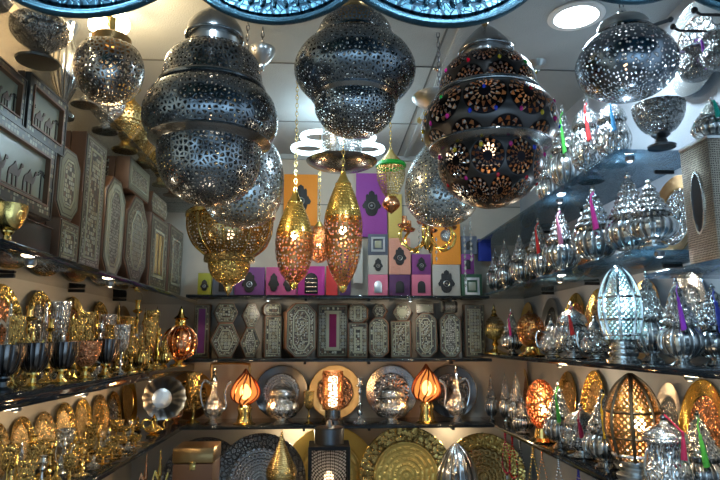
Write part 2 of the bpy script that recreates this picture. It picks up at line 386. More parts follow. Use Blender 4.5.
def urn_pot(met='silver', col=None):
    r = empty('sugar_urn'); ch, sm = 'dark_chased', 'silver_dull'
    b = new(); lathe(b, [(0, 0), (.3, 0), (.31, .02), (.2, .05), (.2, .07)], 24); obj('foot', b, sm, r)
    b = new(); lathe(b, spl([(.2, .06), (.42, .14), (.5, .27), (.44, .4), (.36, .5), (.37, .62), (.42, .68)], 3), 30); obj('body', b, 'silver_chased', r)
    b = new(); lathe(b, [(.45, .67), (.46, .69)] + spl([(.44, .71), (.4, .77), (.22, .83), (.1, .86), (.06, .9)], 3), 28); obj('lid', b, 'silver_scale', r)
    lid_finial(r, .89, 'pewter', 1.3); handles(r, sm, .25, .55, .42, .46)
    if col: tassel(r, col, .3, .80, .3, -.54)
    return r
def teapot(met='silver', col=None):
    r = empty('teapot'); sm, ch = (met, met+'_chased')
    b = new(); lathe(b, [(0, 0), (.26, 0), (.27, .02), (.19, .05), (.2, .08)], 24); obj('foot', b, sm, r)
    b = new(); lathe(b, spl([(.18, .07), (.36, .14), (.43, .3), (.38, .45), (.26, .57), (.2, .64), (.22, .67)], 3), 32, 10, .03); obj('body', b, ch, r)
    b = new(); lathe(b, spl([(.24, .66), (.2, .74), (.1, .82), (.05, .9)], 3), 22); obj('lid', b, sm, r); lid_finial(r, .89, sm, .9)
    b = new(); tube(b, spl([(.34, 0, .26), (.5, 0, .34), (.55, 0, .5), (.66, 0, .64)]), [.075, .07, .062, .056, .052, .048, .044, .04, .036, .034, .032, .03, .028], 10); obj('spout', b, sm, r)
    b = new(); tube(b, spl([(-.22, 0, .6), (-.48, 0, .62), (-.56, 0, .44), (-.5, 0, .26), (-.37, 0, .2)]), .028, 8); obj('handle', b, sm, r)
    return r
def goblet(met='brass'):
    r = empty('goblet')
    b = new(); lathe(b, [(0, 0), (.42, 0), (.43, .02), (.25, .05), (.1, .09)], 20); obj('foot', b, met, r)
    b = new(); lathe(b, [(.1, .085), (.06, .14), (.12, .2), (.13, .23), (.06, .28), (.055, .4), (.1, .45)], 16); obj('stem', b, met, r)
    b = new(); lathe(b, spl([(.08, .44), (.3, .5), (.42, .64), (.46, .85), (.5, 1.0), (.47, 1.0), (.4, .7), (.1, .55), (0, .54)], 2), 22); obj('cup', b, met+'_chased', r)
    return r
def candlestick(met='brass'):
    r = empty('candlestick')
    b = new(); lathe(b, [(0, 0), (.5, 0), (.5, .03), (.38, .05), (.2, .09), (.16, .12)], 20, 8, .03); obj('foot', b, met+'_chased', r)
    b = new(); lathe(b, [(.16, .115), (.1, .16), (.2, .22), (.2, .25), (.09, .3), (.14, .37), (.17, .4), (.09, .46), (.07, .62), (.15, .68), (.15, .71), (.07, .76), (.1, .8)], 16); obj('stem', b, met, r)
    b = new(); lathe(b, [(.08, .79), (.3, .82), (.32, .84), (.18, .86), (.16, .95), (.22, 1.0), (.15, 1.0), (.12, .88), (0, .87)], 18); obj('socket', b, met, r)
    return r
def ewer(met='brass'):
    r = empty('ewer')
    b = new(); lathe(b, [(0, 0), (.3, 0), (.31, .02), (.18, .05), (.12, .1)], 20); obj('foot', b, met, r)
    b = new(); lathe(b, spl([(.1, .09), (.3, .15), (.38, .27), (.3, .39), (.14, .5), (.1, .62), (.13, .72)], 3), 24, 8, .03); obj('body', b, met+'_chased', r)
    b = new(); lathe(b, [(.15, .71), (.16, .73), (.12, .79), (.06, .85), (.09, .88), (.04, .93), (.05, .95), (0, 1.0)], 16); obj('lid', b, met, r)
    b = new(); tube(b, spl([(.3, 0, .22), (.48, 0, .3), (.42, 0, .5), (.5, 0, .66), (.66, 0, .72)]), .035, 8); obj('spout', b, met, r)
    b = new(); tube(b, spl([(-.11, 0, .68), (-.4, 0, .74), (-.52, 0, .55), (-.42, 0, .32), (-.32, 0, .24)]), .03, 8); obj('handle', b, met, r)
    return r
def burner(met='brass'):
    r = empty('incense_burner')
    b = new(); lathe(b, [(0, 0), (.5, 0), (.5, .025), (.3, .05), (.12, .1)], 22); obj('tray', b, met, r)
    b = new(); lathe(b, [(.12, .09), (.08, .14), (.16, .19), (.08, .24), (.12, .28)], 16); obj('stem', b, met, r)
    b = new(); lathe(b, spl([(.1, .27), (.34, .33), (.42, .44), (.4, .5)], 3), 24, 8, .03); obj('bowl', b, met+'_chased', r)
    b = new(); lathe(b, spl([(.42, .5), (.4, .58), (.28, .68), (.13, .75)], 3), 24); obj('pierced_lid', b, 'pierce_gold_big' if met != 'silver' else 'pierce_silver', r)
    b = new(); lathe(b, [(.13, .745), (.15, .76), (.08, .8), (.11, .84), (.04, .89), (.06, .91), (0, 1.0)], 14); obj('spire', b, met, r)
    return r
def footed_bowl(met='bowl_dark', foot='brass'):
    r = empty('footed_bowl')
    b = new(); lathe(b, [(0, 0), (.26, 0), (.27, .05), (.13, .12), (.1, .22), (.18, .3), (.18, .34)], 20); obj('foot', b, foot, r)
    b = new(); lathe(b, spl([(.1, .32), (.3, .42), (.45, .68), (.5, .97), (.485, 1.0), (.46, .97), (.4, .7), (.2, .48), (0, .44)], 3), 30, 14, .02); obj('bowl', b, met, r)
    return r
def vase(met='silver', pat='silver_chased', facet=0):
    r = empty('vase'); sg = 10 if facet else 32
    b = new(); lathe(b, [(0, 0), (.34, 0), (.36, .03), (.2, .08), (.12, .15)], sg); obj('foot', b, met, r)
    b = new(); lathe(b, spl([(.1, .14), (.2, .22), (.44, .4), (.5, .56), (.46, .66), (.3, .75), (.2, .8)], 3 if not facet else 1), sg); obj('body', b, pat, r, sharp=10 if facet else 42)
    b = new(); lathe(b, [(.21, .79), (.16, .84), (.19, .89), (.3, .97), (.32, 1.0), (.28, .99), (.14, .86)], sg); obj('neck', b, met, r)
    return r
def jug(met='silver', col=None):
    r = empty('hanging_jug')
    b = new(); lathe(b, spl([(0, 0), (.2, .01), (.42, .14), (.5, .3), (.38, .48), (.26, .6), (.3, .7), (.38, .76)], 3), 28); obj('body', b, 'dark_chased', r)
    b = new(); lathe(b, [(.4, .75), (.41, .77), (.3, .83), (.12, .89), (.05, .94), (.06, .97), (0, 1.0)], 24); obj('lid', b, met, r)
    b = new(); tube(b, spl([(-.3, 0, .7), (-.58, 0, .66), (-.62, 0, .4), (-.42, 0, .2)]), .03, 8); obj('handle', b, met, r)
    b = new(); tube(b, [(.15*math.cos(2*PI*i/16), 0, 1.12+.13*math.sin(2*PI*i/16)) for i in range(16)], .02, 6, True); obj('ring', b, 'steel', r)
    if col: tassel(r, col, -.6, .8, .75, -.56)
    return r
def plate(rim='brass', well='brass_chased', scallop=0):
    """round dish, diameter 1, standing on its edge: origin at the bottom edge, face up +z before it is leaned"""
    r = empty('plate'); T = Matrix.Translation((0, .5, 0)); am = .04 if scallop else 0
    b = new(); lathe(b, [(.335, .012), (.345, .03), (.36, .036), (.48, .058), (.495, .066), (.5, .06), (.495, .05), (.37, .02), (.34, .0)], 48 if not scallop else 72, scallop, am, T); obj('rim', b, rim, r)
    b = new(); lathe(b, [(.0, .012), (.06, .02), (.12, .013), (.2, .018), (.3, .012), (.345, .02), (.345, .0), (0, -.0)], 48, 0, 0, T); obj('well', b, well, r)
    return r
def tray(size=1):
    r = empty('hanging_tray')
    b = new(); tube(b, [(.5*math.cos(2*PI*i/72), .5*math.sin(2*PI*i/72), .02) for i in range(72)], .018, 10, True); obj('rope_rim', b, 'tray_rope', r)
    b = new(); lathe(b, [(.0, .004), (.2, .006), (.29, .0), (.30, .012), (.33, .012), (.34, .0), (.42, .004), (.43, .014), (.455, .016), (.46, .004), (.5, .02), (.5, .01), (.44, -.012), (0, -.012)], 72); obj('dish', b, 'tray_blue', r)
    b = new()
    for i in range(44):
        a = 2*PI*i/44; lathe(b, [(0, -.004), (.012, 0), (.014, .006), (.008, .012), (0, .014)], 8, M=Matrix.Translation((.38*math.cos(a), .38*math.sin(a), .004)) @ Matrix.Rotation(a, 4, 'Z') @ Matrix.Diagonal((2.2, .8, 1, 1)))
    obj('leaf_border', b, 'tray_rope', r)
    b = new(); tube(b, [(.022*math.cos(2*PI*i/20), .52+.022*math.sin(2*PI*i/20)+.012, .0) for i in range(20)], .005, 6, True); obj('hanging_loop', b, 'steel', r)
    return r

def put(root, name, label, cat, group, P, W, H, rz=0):
    root.location = P; root.scale = (W, W, H); root.rotation_euler = (0, 0, rz)
    if name: root.name = name
    return tag(root, label, cat, group)
def headroom(X, zs):
    """clear height above a shelf of the left, right or back wall"""
    zz = [(z, t) for z, t in ([(ZL['low'], .024), (ZL['mid'], .042), (ZL['upper'], .024), (ZL['top'], .014)] if X < -.8 else [(ZR['low'], .022), (ZR['mid'], .022), (ZR['upper'], .016), (ZR['top'], .016)] if X > 1 else [(ZB['low'], .018), (ZB['mid'], .018), (ZB['upper'], .018)])]
    up = [z-t for z, t in zz if z > zs+.05]
    return (min(up) if up else CZ)-zs
ZL = dict(top=2.385, upper=1.77, mid=1.36, low=1.0); ZR = dict(top=2.18, upper=1.81, mid=1.425, low=1.01); ZB = dict(upper=1.785, mid=1.40, low=1.01)
def side(kind, args, px, ytop, w, X, zs, label, cat, group=None, rz=0, h=None, ymax=3.88):
    """a vessel on a side shelf: its pixel column and its place across the shelf give its distance"""
    Y = min(solve_y(px, X, zs+.08), ymax); P = Vector((X, Y, zs))
    H = min(h or at_y(px, ytop, Y).z - zs, headroom(X, zs)-.006)
    W = w*depth(P)/F
    return put(make(kind, *args), None, label, cat, group, P, W, H, rz)
def onback(kind, args, px, ytop, w, Y, zs, label, cat, group, rz=0):
    Q = at_y(px, ytop, Y); P = Vector((Q.x, Y, zs))
    return put(make(kind, *args), None, label, cat, group, P, w*depth(P)/F, Q.z-zs, rz)
def lean_plate(args, wall, px, dia, zs, label, group, lean=10, oval=1.0, Y=None, off=0.0):
    """a dish leaning on a wall, bottom edge on its shelf (or hung at zs)"""
    r = make(plate, *args); r.rotation_mode = 'XYZ'; th = math.radians(90-lean)
    hm = (headroom({'left': -1, 'right': 1.2, 'back': 0}[wall], zs)-.032-dia*.07*math.cos(th))/math.sin(th)
    if dia*oval > hm: oval = hm/dia
    if oval < 1: dia *= oval; oval = 1
    g = dia*oval*math.cos(th)+.004+off
    if wall == 'back':
        yy = BW-g-dia*.012; P = (at_y(px, 400, yy).x, yy, zs); rot = (th, 0, 0)
    elif wall == 'left':
        X = LW+g+dia*.012; P = (X, Y or solve_y(px, X, zs+dia/2), zs); rot = (th, 0, PI/2)
    else:
        X = RW-g-dia*.012; P = (X, Y or solve_y(px, X, zs+dia/2), zs); rot = (th, 0, -PI/2)
    r.location = P; r.rotation_euler = rot; r.scale = (dia, dia*oval, dia)
    return tag(r, label, 'plate', group)

# ------------------------------------------------------------------ the setting
b = new(); box(b, ((LW+RW)/2, 1.8, -.03), (3.4, 5.2, .06)); struct('floor', b, 'floor_stone')
b = new(); box(b, ((LW+RW)/2, 2.1, CZ+.03), (RW-LW+.12, 4.1, .06)); struct('ceiling', b, 'paint_ceiling')
b = new(); box(b, (LW-.03, 2.1, CZ/2), (.06, 4.1, CZ)); struct('wall_left', b, 'paint_left')
b = new(); box(b, (RW+.03, 2.1, CZ/2), (.06, 4.1, CZ)); struct('wall_right', b, 'paint_right')
b = new(); box(b, ((LW+RW)/2, BW+.03, CZ/2), (RW-LW+.12, .06, CZ)); struct('wall_back', b, 'paint_back')
for i, (c, s) in enumerate([(((LW+RW)/2, 2.67, CZ-.002), (RW-LW, .007, .004)), (((LW+RW)/2, 3.43, CZ-.002), (RW-LW, .007, .004)),
                            ((.50, 2.1, CZ-.002), (.008, 3.9, .004)), ((-.42, 2.1, CZ-.002), (.006, 3.9, .004)), (((LW+RW)/2, BW-.012, CZ-.02), (RW-LW, .02, .035))]):
    b = new(); box(b, c, s); struct('trim_%d' % (i+1), b, 'seam' if i < 4 else 'paint_ceiling')
b = new(); box(b, (.56, 2.1, CZ-.008), (.03, 3.9, .014)); struct('trim_6', b, 'paint_ceiling')

def shelf(label, c, s, mat, brackets, group, edge=None):
    r = empty('display_shelf', (c[0], c[1], c[2]-s[2]))
    b = new(); box(b, (0, 0, s[2]/2), s, .003); obj('board', b, mat, r)
    for (bx, by, dx, dy) in brackets:
        b = new(); box(b, (bx-c[0]+dx*.03, by-c[1]+dy*.03, -.008), (.016+abs(dx)*.06, .016+abs(dy)*.06, .015), .003); obj('bracket', b, 'black_iron', r)
    return tag(r, label, 'shelf', group)
GS = 'display shelves around the walls'
for nm, z, x1, mat, lab in (('top', ZL['top'], -.86, 'shelf_clear', 'clear glass shelf under the ceiling on the left holding big silver vases'),
                            ('upper', ZL['upper'], LF, 'shelf_dark', 'black left shelf under the inlaid boxes and framed pictures'),
                            ('mid', ZL['mid'], LF, 'shelf_dark', 'black left shelf holding dark bowls and brass ewers'),
                            ('low', ZL['low'], LF, 'shelf_dark', 'lowest left shelf holding small brass goblets before round plates')):
    shelf(lab, ((LW+x1)/2, 2.52, z), (x1-LW-.004, 3.1, .042 if nm == 'mid' else .014 if nm == 'top' else .024), mat, [(LW+.02, y, 1, 0) for y in (1.6, 2.25, 2.9, 3.5)], GS)
for nm, z, y0, mat, lab in (('top', ZR['top'], 2.0, 'shelf_blue', 'bluish glass shelf highest on the right wall'),
                            ('upper', ZR['upper'], 1.95, 'shelf_blue', 'bluish glass shelf on the right under the row of pagoda lidded pots'),
                            ('mid', ZR['mid'], 1.2, 'shelf_dark', 'dark right shelf under the blue lit lamp'),
                            ('low', ZR['low'], 1.2, 'shelf_dark', 'lowest right shelf under the amber egg lamp')):
    shelf(lab, ((RW+RF)/2, (y0+4.07)/2, z), (RW-RF-.004, 4.07-y0, .016 if nm in ('top', 'upper') else .022), mat, [(RW-.02, y, -1, 0) for y in (2.2, 2.9, 3.5)], GS)
for nm, z, lab in (('upper', ZB['upper'], 'dark back shelf under the coloured hand pictures'), ('mid', ZB['mid'], 'dark back shelf under the row of octagonal inlaid boxes'), ('low', ZB['low'], 'dark back shelf under the two flame lamps')):
    shelf(lab, ((LF+RF)/2, (BF+BW)/2, z), (RF-LF-.008, BW-BF-.004, .018), 'shelf_dark', [(x, BF+.02, 0, 1) for x in (-.12, .27, .78)], GS)
shelf('short glass shelf at right edge under the pierced metal box', ((1.045+RW)/2, 1.7, 1.72), (RW-1.045-.004, .42, .014), 'shelf_blue', [(RW-.02, 1.7, -1, 0)], GS)

# ------------------------------------------------------------------ lamps of the room, seen and added
def downlight(x, y, label, e=30):
    r = empty('downlight', (x, y, CZ))
    b = new(); lathe(b, [(.088, 0), (.11, -.002), (.112, -.008), (.1, -.014), (.086, -.012)], 36); obj('trim_ring', b, 'white_plastic', r)
    b = new(); lathe(b, [(0, -.011), (.06, -.011), (.088, -.008)], 36); obj('diffuser', b, 'lamp_cool', r)
    tag(r, label, 'ceiling light', 'round ceiling lights')
    light('downlight_lamp', (x, y, CZ-.03), (.66, .86, 1), e, typ='AREA', size=.16)
p = at_z(576, 15, CZ); downlight(p.x, p.y, 'round white recessed light glowing in the ceiling at upper right', 11)
downlight(-.35, 1.0, 'added unseen ceiling light nearer the shop entrance on the left'); downlight(.55, 1.0, 'added unseen ceiling light nearer the shop entrance on the right')  # two unseen downlights added to brighten the shop
def puck(x, y, z, col, e, label, wall=0):
    """small spotlight under a shelf; all but one are added to brighten the shelves"""
    r = empty('shelf_fill_spotlight', (x, y, z)); b = new(); lathe(b, [(0, 0), (.016, 0), (.017, -.010), (.012, -.018), (.010, -.016)], 18); obj('housing', b, 'steel', r)
    b = new(); lathe(b, [(.010, -.015), (.007, -.019), (0, -.021)], 14); obj('lens', b, 'lens_warm' if col[2] < .66 else 'lens_cool', r); tag(r, label, 'spotlight', 'little spotlights under the shelves')
    light('shelf_fill_lamp', (x, y, z-.05), col, e, .02)
WC, CC = (1, .78, .5), (.7, .88, 1)
for px, e, nm in ((84, 1.8, 'middle left shelf above the fourth old gold dish'), (16, 1.5, 'middle left shelf near the left edge, added for brightness'), (150, 1.7, 'middle left shelf near its far end, added for brightness')):
    X = -.90; puck(X, solve_y(px, X, ZL['mid']-.05), ZL['mid']-.042, WC, e, 'added small spotlight under the '+nm)
for px, e, nm in ((30, 1.0, 'upper left shelf near the left edge'), (110, 1.0, 'upper left shelf below the pearl bordered box')):
    X = -.90; puck(X, solve_y(px, X, ZL['upper']-.05), ZL['upper']-.024, WC, e, 'added small spotlight under the '+nm)
for px, z, t, c, e, nm in ((560, ZR['top'], .016, CC, 1.2, 'top glass shelf near the pink tasselled pot'), (630, ZR['top'], .016, CC, 1.3, 'top glass shelf above the tallest pagoda pot'), (560, ZR['upper'], .016, (1, .85, .65), 1.5, 'right upper shelf above the silver teapot'), (660, ZR['upper'], .016, CC, 1.6, 'right upper shelf right of the blue lamp'), (560, ZR['mid'], .022, WC, 1.5, 'right middle shelf above the green tassel'), (690, ZR['mid'], .022, WC, 1.8, 'right middle shelf near the right edge')):
    X = 1.10; puck(X, solve_y(px, X, z-.04), z-t, c, e, 'added small spotlight under the '+nm)
for px, e, nm in ((296, 1.8, 'left of the black lantern'), (452, 1.2, 'above the widest gold tray')):
    P = at_y(px, 426, 3.95); puck(P.x, 3.95, ZB['low']-.018, WC, e, 'added small spotlight under the flame lamp shelf, '+nm)
for px, nm in ((268, 'left of the tallest octagonal box'), (410, 'above the plain hexagonal box')):
    P = at_y(px, 297, 3.725); puck(P.x, 3.725, ZB['upper']-.018, (1, .86, .66), 1.0, 'added small spotlight under the hand picture shelf, '+nm)  # added to brighten the inlaid boxes
# twin bulb fitting at the left
p = at_z(111, 1, CZ); r = empty('twin_bulb_light', (p.x, p.y, CZ))
b = new(); box(b, (0, 0, -.012), (.16, .05, .024), .006); obj('base_plate', b, 'white_plastic', r)
b = new(); tube(b, [(0, 0, -.02), (0, 0, -.1)], .012, 8); obj('stem', b, 'brass', r)
for s in (-1, 1):
    b = new(); lathe(b, spl([(.012, -.02), (.02, -.035), (.034, -.07), (.03, -.1), (0, -.115)], 3), 18, M=Matrix.Translation((s*.042, 0, -.02))); obj('bulb', b, 'bulb_hot', r)
tag(r, 'twin warm bulbs glowing on the ceiling above the pierced ball lantern', 'ceiling light')
light('twin_bulb_lamp', (p.x, p.y-.04, CZ-.17), (1, .70, .36), 13, .05)
# flower-shaped ring lamp
Y = 3.25; c = at_y(338, 146, Y); r = empty('ring_ceiling_lamp', (c.x, c.y, c.z)); pxm = depth(c)/F
for i in range(5):
    a = 2*PI*i/5+.3; q = (31*pxm*math.cos(a), 31*pxm*math.sin(a)); b = new()
    tube(b, [(q[0]+16*pxm*math.cos(2*PI*j/32), q[1]+16*pxm*math.sin(2*PI*j/32), 0) for j in range(32)], 2.6*pxm, 8, True); obj('light_ring', b, 'ring_cool', r)
    b = new(); tube(b, [(q[0]*.1, q[1]*.1, .06), (q[0]*.45, q[1]*.45, .03), (q[0]*.5, q[1]*.5, 0)], .006, 6); obj('arm', b, 'white_plastic', r)
b = new(); lathe(b, [(0, -.06), (.03, -.05), (.05, .04), (.05, .06), (.012, .07), (.012, CZ-c.z-.02), (.06, CZ-c.z-.02), (.06, CZ-c.z)], 20); obj('hub', b, 'white_plastic', r)
tag(r, 'flower shaped ceiling lamp of glowing white rings at the back', 'ceiling light'); light('ring_lamp', (c.x, c.y, c.z+.03), (.62, .87, 1), 12, .12)

# ------------------------------------------------------------------ hanging lanterns
def pp(cx, Y, pts): return [(hw*depth(at_y(cx, py, Y))/F, at_y(cx, py, Y).z) for hw, py in pts]
def chain(root, x, y, z0, z1, mat='steel', s=1.0):
    b = new(); n = max(2, int((z1-z0)/(.021*s))); st = (z1-z0)/n
    for i in range(n):
        zc = z0+(i+.5)*st; h = st*.64; w = .0065*s; cz, rr = zc, .0019*s
        pts = [Vector((w*math.cos(2*PI*k/10), 0, h*math.sin(2*PI*k/10))) for k in range(10)]
        if i % 2: pts = [Vector((0, q.x, q.z)) for q in pts]
        tube(b, [q+Vector((0, 0, zc)) for q in pts], rr, 5, True)
    o = obj('chain', b, mat, root, (0, 0, 0)); return o
def lantern(name, label, cx, Y, parts, group, hang=True, mat='steel', cat='lantern', z1=None):
    zb = min(at_y(cx, py, Y).z for p in parts for hw, py in p[1]); zt = max(at_y(cx, py, Y).z for p in parts for hw, py in p[1])
    base = at_y(cx, 100, Y); pyb = min(parts, key=lambda p: -max(q[1] for q in p[1]))
    r = empty(name, (at_y(cx, (proj((base.x, Y, (zb+zt)/2))[1]), Y).x, Y, zb))
    for p in parts:
        nm, pts, m = p[:3]; k = p[3] if len(p) > 3 else 3; lob = p[4] if len(p) > 4 else (0, 0)
        prof = pp(cx, Y, pts); prof = [(a, z-zb) for a, z in prof]
        if k > 1: prof = [tuple(q) for q in spl(prof, k)]
        b = new(); lathe(b, prof, 48, lob[0], lob[1]); o = obj(nm, b, m, r)
    if hang:
        chain(r, 0, 0, zt-zb-.004, CZ-zb, mat)
    tag(r, label, cat, group); return r
GL = 'pierced lanterns hanging from the ceiling'
r1 = lantern('hanging_lantern', 'big tall silver pierced lantern with stacked bulges hanging upper left', 212, 1.78, [
    ('cap', [(3, 5), (10, 12), (20, 20), (27, 30), (29, 37), (28, 40), (22, 40)], 'dark_silver', 3), ('collar', [(24, 38), (24, 50), (27, 51)], 'silver_dull', 1),
    ('shoulder', [(27, 49), (38, 55), (46, 65), (49, 80), (50, 88)], 'pierce_dark_big'), ('belt', [(50, 87), (53, 89), (53, 92), (50, 93)], 'dark_silver', 2),
    ('globe', [(50, 92), (60, 100), (66, 115), (65, 130), (58, 141)], 'pierce_dark'), ('lower_belt', [(58, 140), (60, 143), (52, 147), (51, 148)], 'dark_silver', 2),
    ('bowl', [(51, 147), (51, 162), (46, 180), (32, 196), (14, 204), (0, 206)], 'pierce_dark_big')], GL)
r2 = lantern('hanging_lantern', 'wide silver pierced lantern with rounded waist hanging centre front', 355, 1.72, [
    ('cap', [(2, 0), (6, 4), (16, 8), (18, 12), (16, 14)], 'bronze', 2), ('shoulder', [(16, 13), (28, 20), (36, 30), (38, 40)], 'pierce_dark_big'),
    ('upper_belt', [(38, 39), (41, 41), (41, 43)], 'dark_silver', 1), ('globe', [(40, 43), (52, 52), (60, 66), (59, 80), (50, 92), (42, 98)], 'pierce_dark'),
    ('lower_belt', [(42, 97), (44, 99), (40, 102)], 'dark_silver', 2), ('bowl', [(40, 101), (40, 112), (33, 124), (19, 133), (0, 137)], 'pierce_dark_big')], GL)
r3 = lantern('hanging_lantern', 'dark openwork lantern set with coloured glass gems hanging right of centre', 488, 1.82, [
    ('finial', [(2, 18), (4, 21), (3, 25), (5, 28)], 'bronze', 2), ('cap', [(5, 27), (13, 34), (22, 44), (27, 51), (26, 54), (20, 53)], 'dark_silver', 3), ('collar', [(22, 52), (22, 58), (25, 60)], 'silver_dull', 1),
    ('shoulder', [(25, 59), (38, 66), (46, 78), (49, 92), (49, 95)], 'pierce_gem'), ('belt', [(49, 94), (52, 96), (52, 99), (50, 100)], 'dark_silver', 2),
    ('globe', [(50, 99), (61, 108), (67, 122), (66, 136), (59, 147)], 'pierce_gem'), ('lower_belt', [(59, 146), (60, 149), (53, 153), (51, 154)], 'dark_silver', 2),
    ('bowl', [(51, 153), (52, 166), (47, 182), (33, 197), (14, 206), (0, 208)], 'pierce_gem')], GL)
# glass gems set round the dark lantern
for py, hw, n, dd in ((133, 66.6, 18, 0), (112, 63, 9, .2), (160, 52, 12, .1), (186, 43.5, 9, .4), (78, 46, 10, .3)):
    (rad, z), = pp(488, 1.82, [(hw, py)])
    for i in range(n):
        a = 2*PI*i/n+dd
        if math.sin(a) > .35: continue
        g = RND.choice(['gem_red', 'gem_blue', 'gem_green', 'gem_yellow', 'gem_pink']); b = new()
        ball(b, (rad*math.cos(a), rad*math.sin(a), z-r3.location.z), .0062, 6, 1.3); o = obj('glass_gem', b, g, r3); o['label'] = g[4:]+' glass gem'
r4 = lantern('hanging_lantern', 'flattened onion shaped silver pierced lantern hanging upper right', 625, 1.72, [
    ('finial', [(2, 8), (4, 12), (3, 17), (5, 20)], 'silver', 2), ('cap', [(5, 18), (18, 21), (24, 26), (25, 33)], 'silver_dull', 2), ('collar', [(25, 32), (28, 34), (28, 36), (24, 36)], 'dark_silver', 1),
    ('body', [(25, 35), (38, 44), (47, 58), (48, 68), (43, 82), (30, 92), (14, 97), (0, 98)], 'pierce_spots')], GL)
b = new(); tube(b, [(.06, -.05, 0), (.1, -.08, .004)], .006, 8); ball(b, (.105, -.085, .005), .009, 8); o = obj('latch', b, 'pewter', r4, (0, 0, at_y(625, 34, 1.72).z-r4.location.z))
r5 = lantern('hanging_lantern', 'small bronze pierced ball lantern hanging under the twin bulbs', 110, 1.95, [
    ('stem', [(3, 18), (3, 32), (6, 35)], 'brass', 1), ('cap', [(4, 33), (17, 37), (19, 39), (19, 46)], 'bronze', 1),
    ('globe', [(19, 45), (28, 51), (33, 64), (33, 74), (27, 90), (14, 102), (0, 105)], 'pierce_ball')], GL, mat='brass')
r6 = lantern('hanging_lantern', 'pear shaped silver pierced lantern under a wide dish behind the gem lantern', 441, 2.35, [
    ('dish', [(6, 96), (24, 97), (27, 99), (14, 108), (6, 114)], 'silver_dull', 2), ('neck', [(6, 113), (4, 120), (8, 128), (5, 134), (9, 140)], 'silver', 2),
    ('body', [(9, 139), (21, 152), (33, 172), (37, 190), (35, 206), (25, 219), (12, 225), (0, 227)], 'pierce_silver')], GL)
r7 = lantern('hanging_lantern', 'round silver pierced lantern half hidden behind the big left lantern', 243, 2.3, [
    ('cap', [(3, 118), (10, 122), (14, 132), (14, 136)], 'silver_dull', 2), ('body', [(14, 135), (30, 145), (39, 165), (41, 188), (36, 208), (24, 222), (0, 229)], 'pierce_silver')], GL)
r8 = lantern('hanging_lantern', 'wide brass panelled lantern with a small lower bowl hanging left of centre', 230, 2.95, [
    ('canopy', [(3, 188), (8, 192), (20, 200), (34, 208), (42, 214)], 'brass_chased', 3), ('rim', [(42, 213), (44, 215), (44, 218), (42, 219)], 'brass', 1),
    ('basket', [(42, 218), (41, 232), (35, 246), (24, 256)], 'pierce_gold_fine', 3, (10, .02)), ('ring', [(24, 255), (25, 258), (25, 262), (21, 263)], 'antique_gold', 1),
    ('lower_bowl', [(21, 262), (20, 270), (15, 279), (7, 284)], 'gold_chased', 3), ('drop_finial', [(7, 283), (4, 287), (4, 290), (0, 296)], 'brass', 2)], GL, mat='brass')
rib = pp(230, 2.95, [(42.5, 219), (41.8, 232), (35.8, 246), (24.5, 256)])
for i in range(10):
    a = 2*PI*(i+.5)/10; b = new(); tube(b, spl([(q*math.cos(a), q*math.sin(a), z-r8.location.z) for q, z in rib]), .004, 6); obj('rib', b, 'brass', r8)
def teardrop(cx, Y, top, wide, bot, hw, label, hang=True):
    return lantern('teardrop_lantern', label, cx, Y, [
        ('cap', [(2.5, top-12), (3, top-9), (hw*.3, top-3), (hw*.42, top), (hw*.4, top+1)], 'gold', 2), ('upper_shade', [(hw*.38, top), (hw*.66, top+(wide-top)*.3), (hw*.88, top+(wide-top)*.6), (hw*.96, wide-10)], 'gold_hammered', 4), ('pierced_shade', [(hw*.96, wide-10.2), (hw, wide), (hw*.95, wide+(bot-wide)*.3), (hw*.7, wide+(bot-wide)*.64), (hw*.22, bot-6)], 'pierce_gold', 4),
        ('tip', [(hw*.24, bot-7), (hw*.2, bot-4), (hw*.1, bot-1), (0, bot)], 'gold', 2)], 'gold teardrop lanterns', True, 'brass')
r9 = teardrop(294.5, 2.8, 203, 244, 290, 19, 'slim gold teardrop lantern on a chain, left of the gold pair')
r10 = teardrop(343, 2.55, 184, 228, 293, 19.5, 'gold teardrop lantern hanging in the centre, right of the gold pair')
r11 = lantern('cup_lantern', 'small silver pierced cup lantern shining before the white ring lamp', 342, 2.85, [
    ('cap', [(3, 108), (8, 112), (12, 118), (14, 122)], 'silver_dull', 2), ('cup', [(14, 121), (19, 128), (20.5, 142), (19, 154), (15, 160)], 'pierce_cup'), ('bottom_dish', [(14, 159.5), (33, 161), (35, 162.5), (26, 167), (9, 171), (0, 172)], 'dark_silver', 2)], GL)
r13 = lantern('hanging_lantern', 'little gold pierced ball lantern between the two gold teardrops', 319, 3.56, [
    ('cap', [(2, 222), (4, 225), (6, 228)], 'gold', 2), ('globe', [(6, 227), (12, 233), (14.5, 244), (11, 256), (4, 262), (0, 263)], 'pierce_gold')], GL, mat='brass')
r12 = lantern('hexagonal_lantern', 'small brass pierced hexagonal lantern beside the yellow picture', 391, 3.2, [
    ('canopy', [(2, 150), (4, 154), (8, 158), (13, 164)], 'brass', 1), ('rim', [(14, 163), (15.5, 165), (15.5, 167), (14, 168)], 'gem_green', 1), ('body', [(14.5, 167.5), (14, 180), (9, 192), (5, 198)], 'pierce_gold_big', 1), ('tail', [(5, 197), (8, 201), (9, 206), (4, 211), (0, 214)], 'copper', 2)], GL, mat='brass')
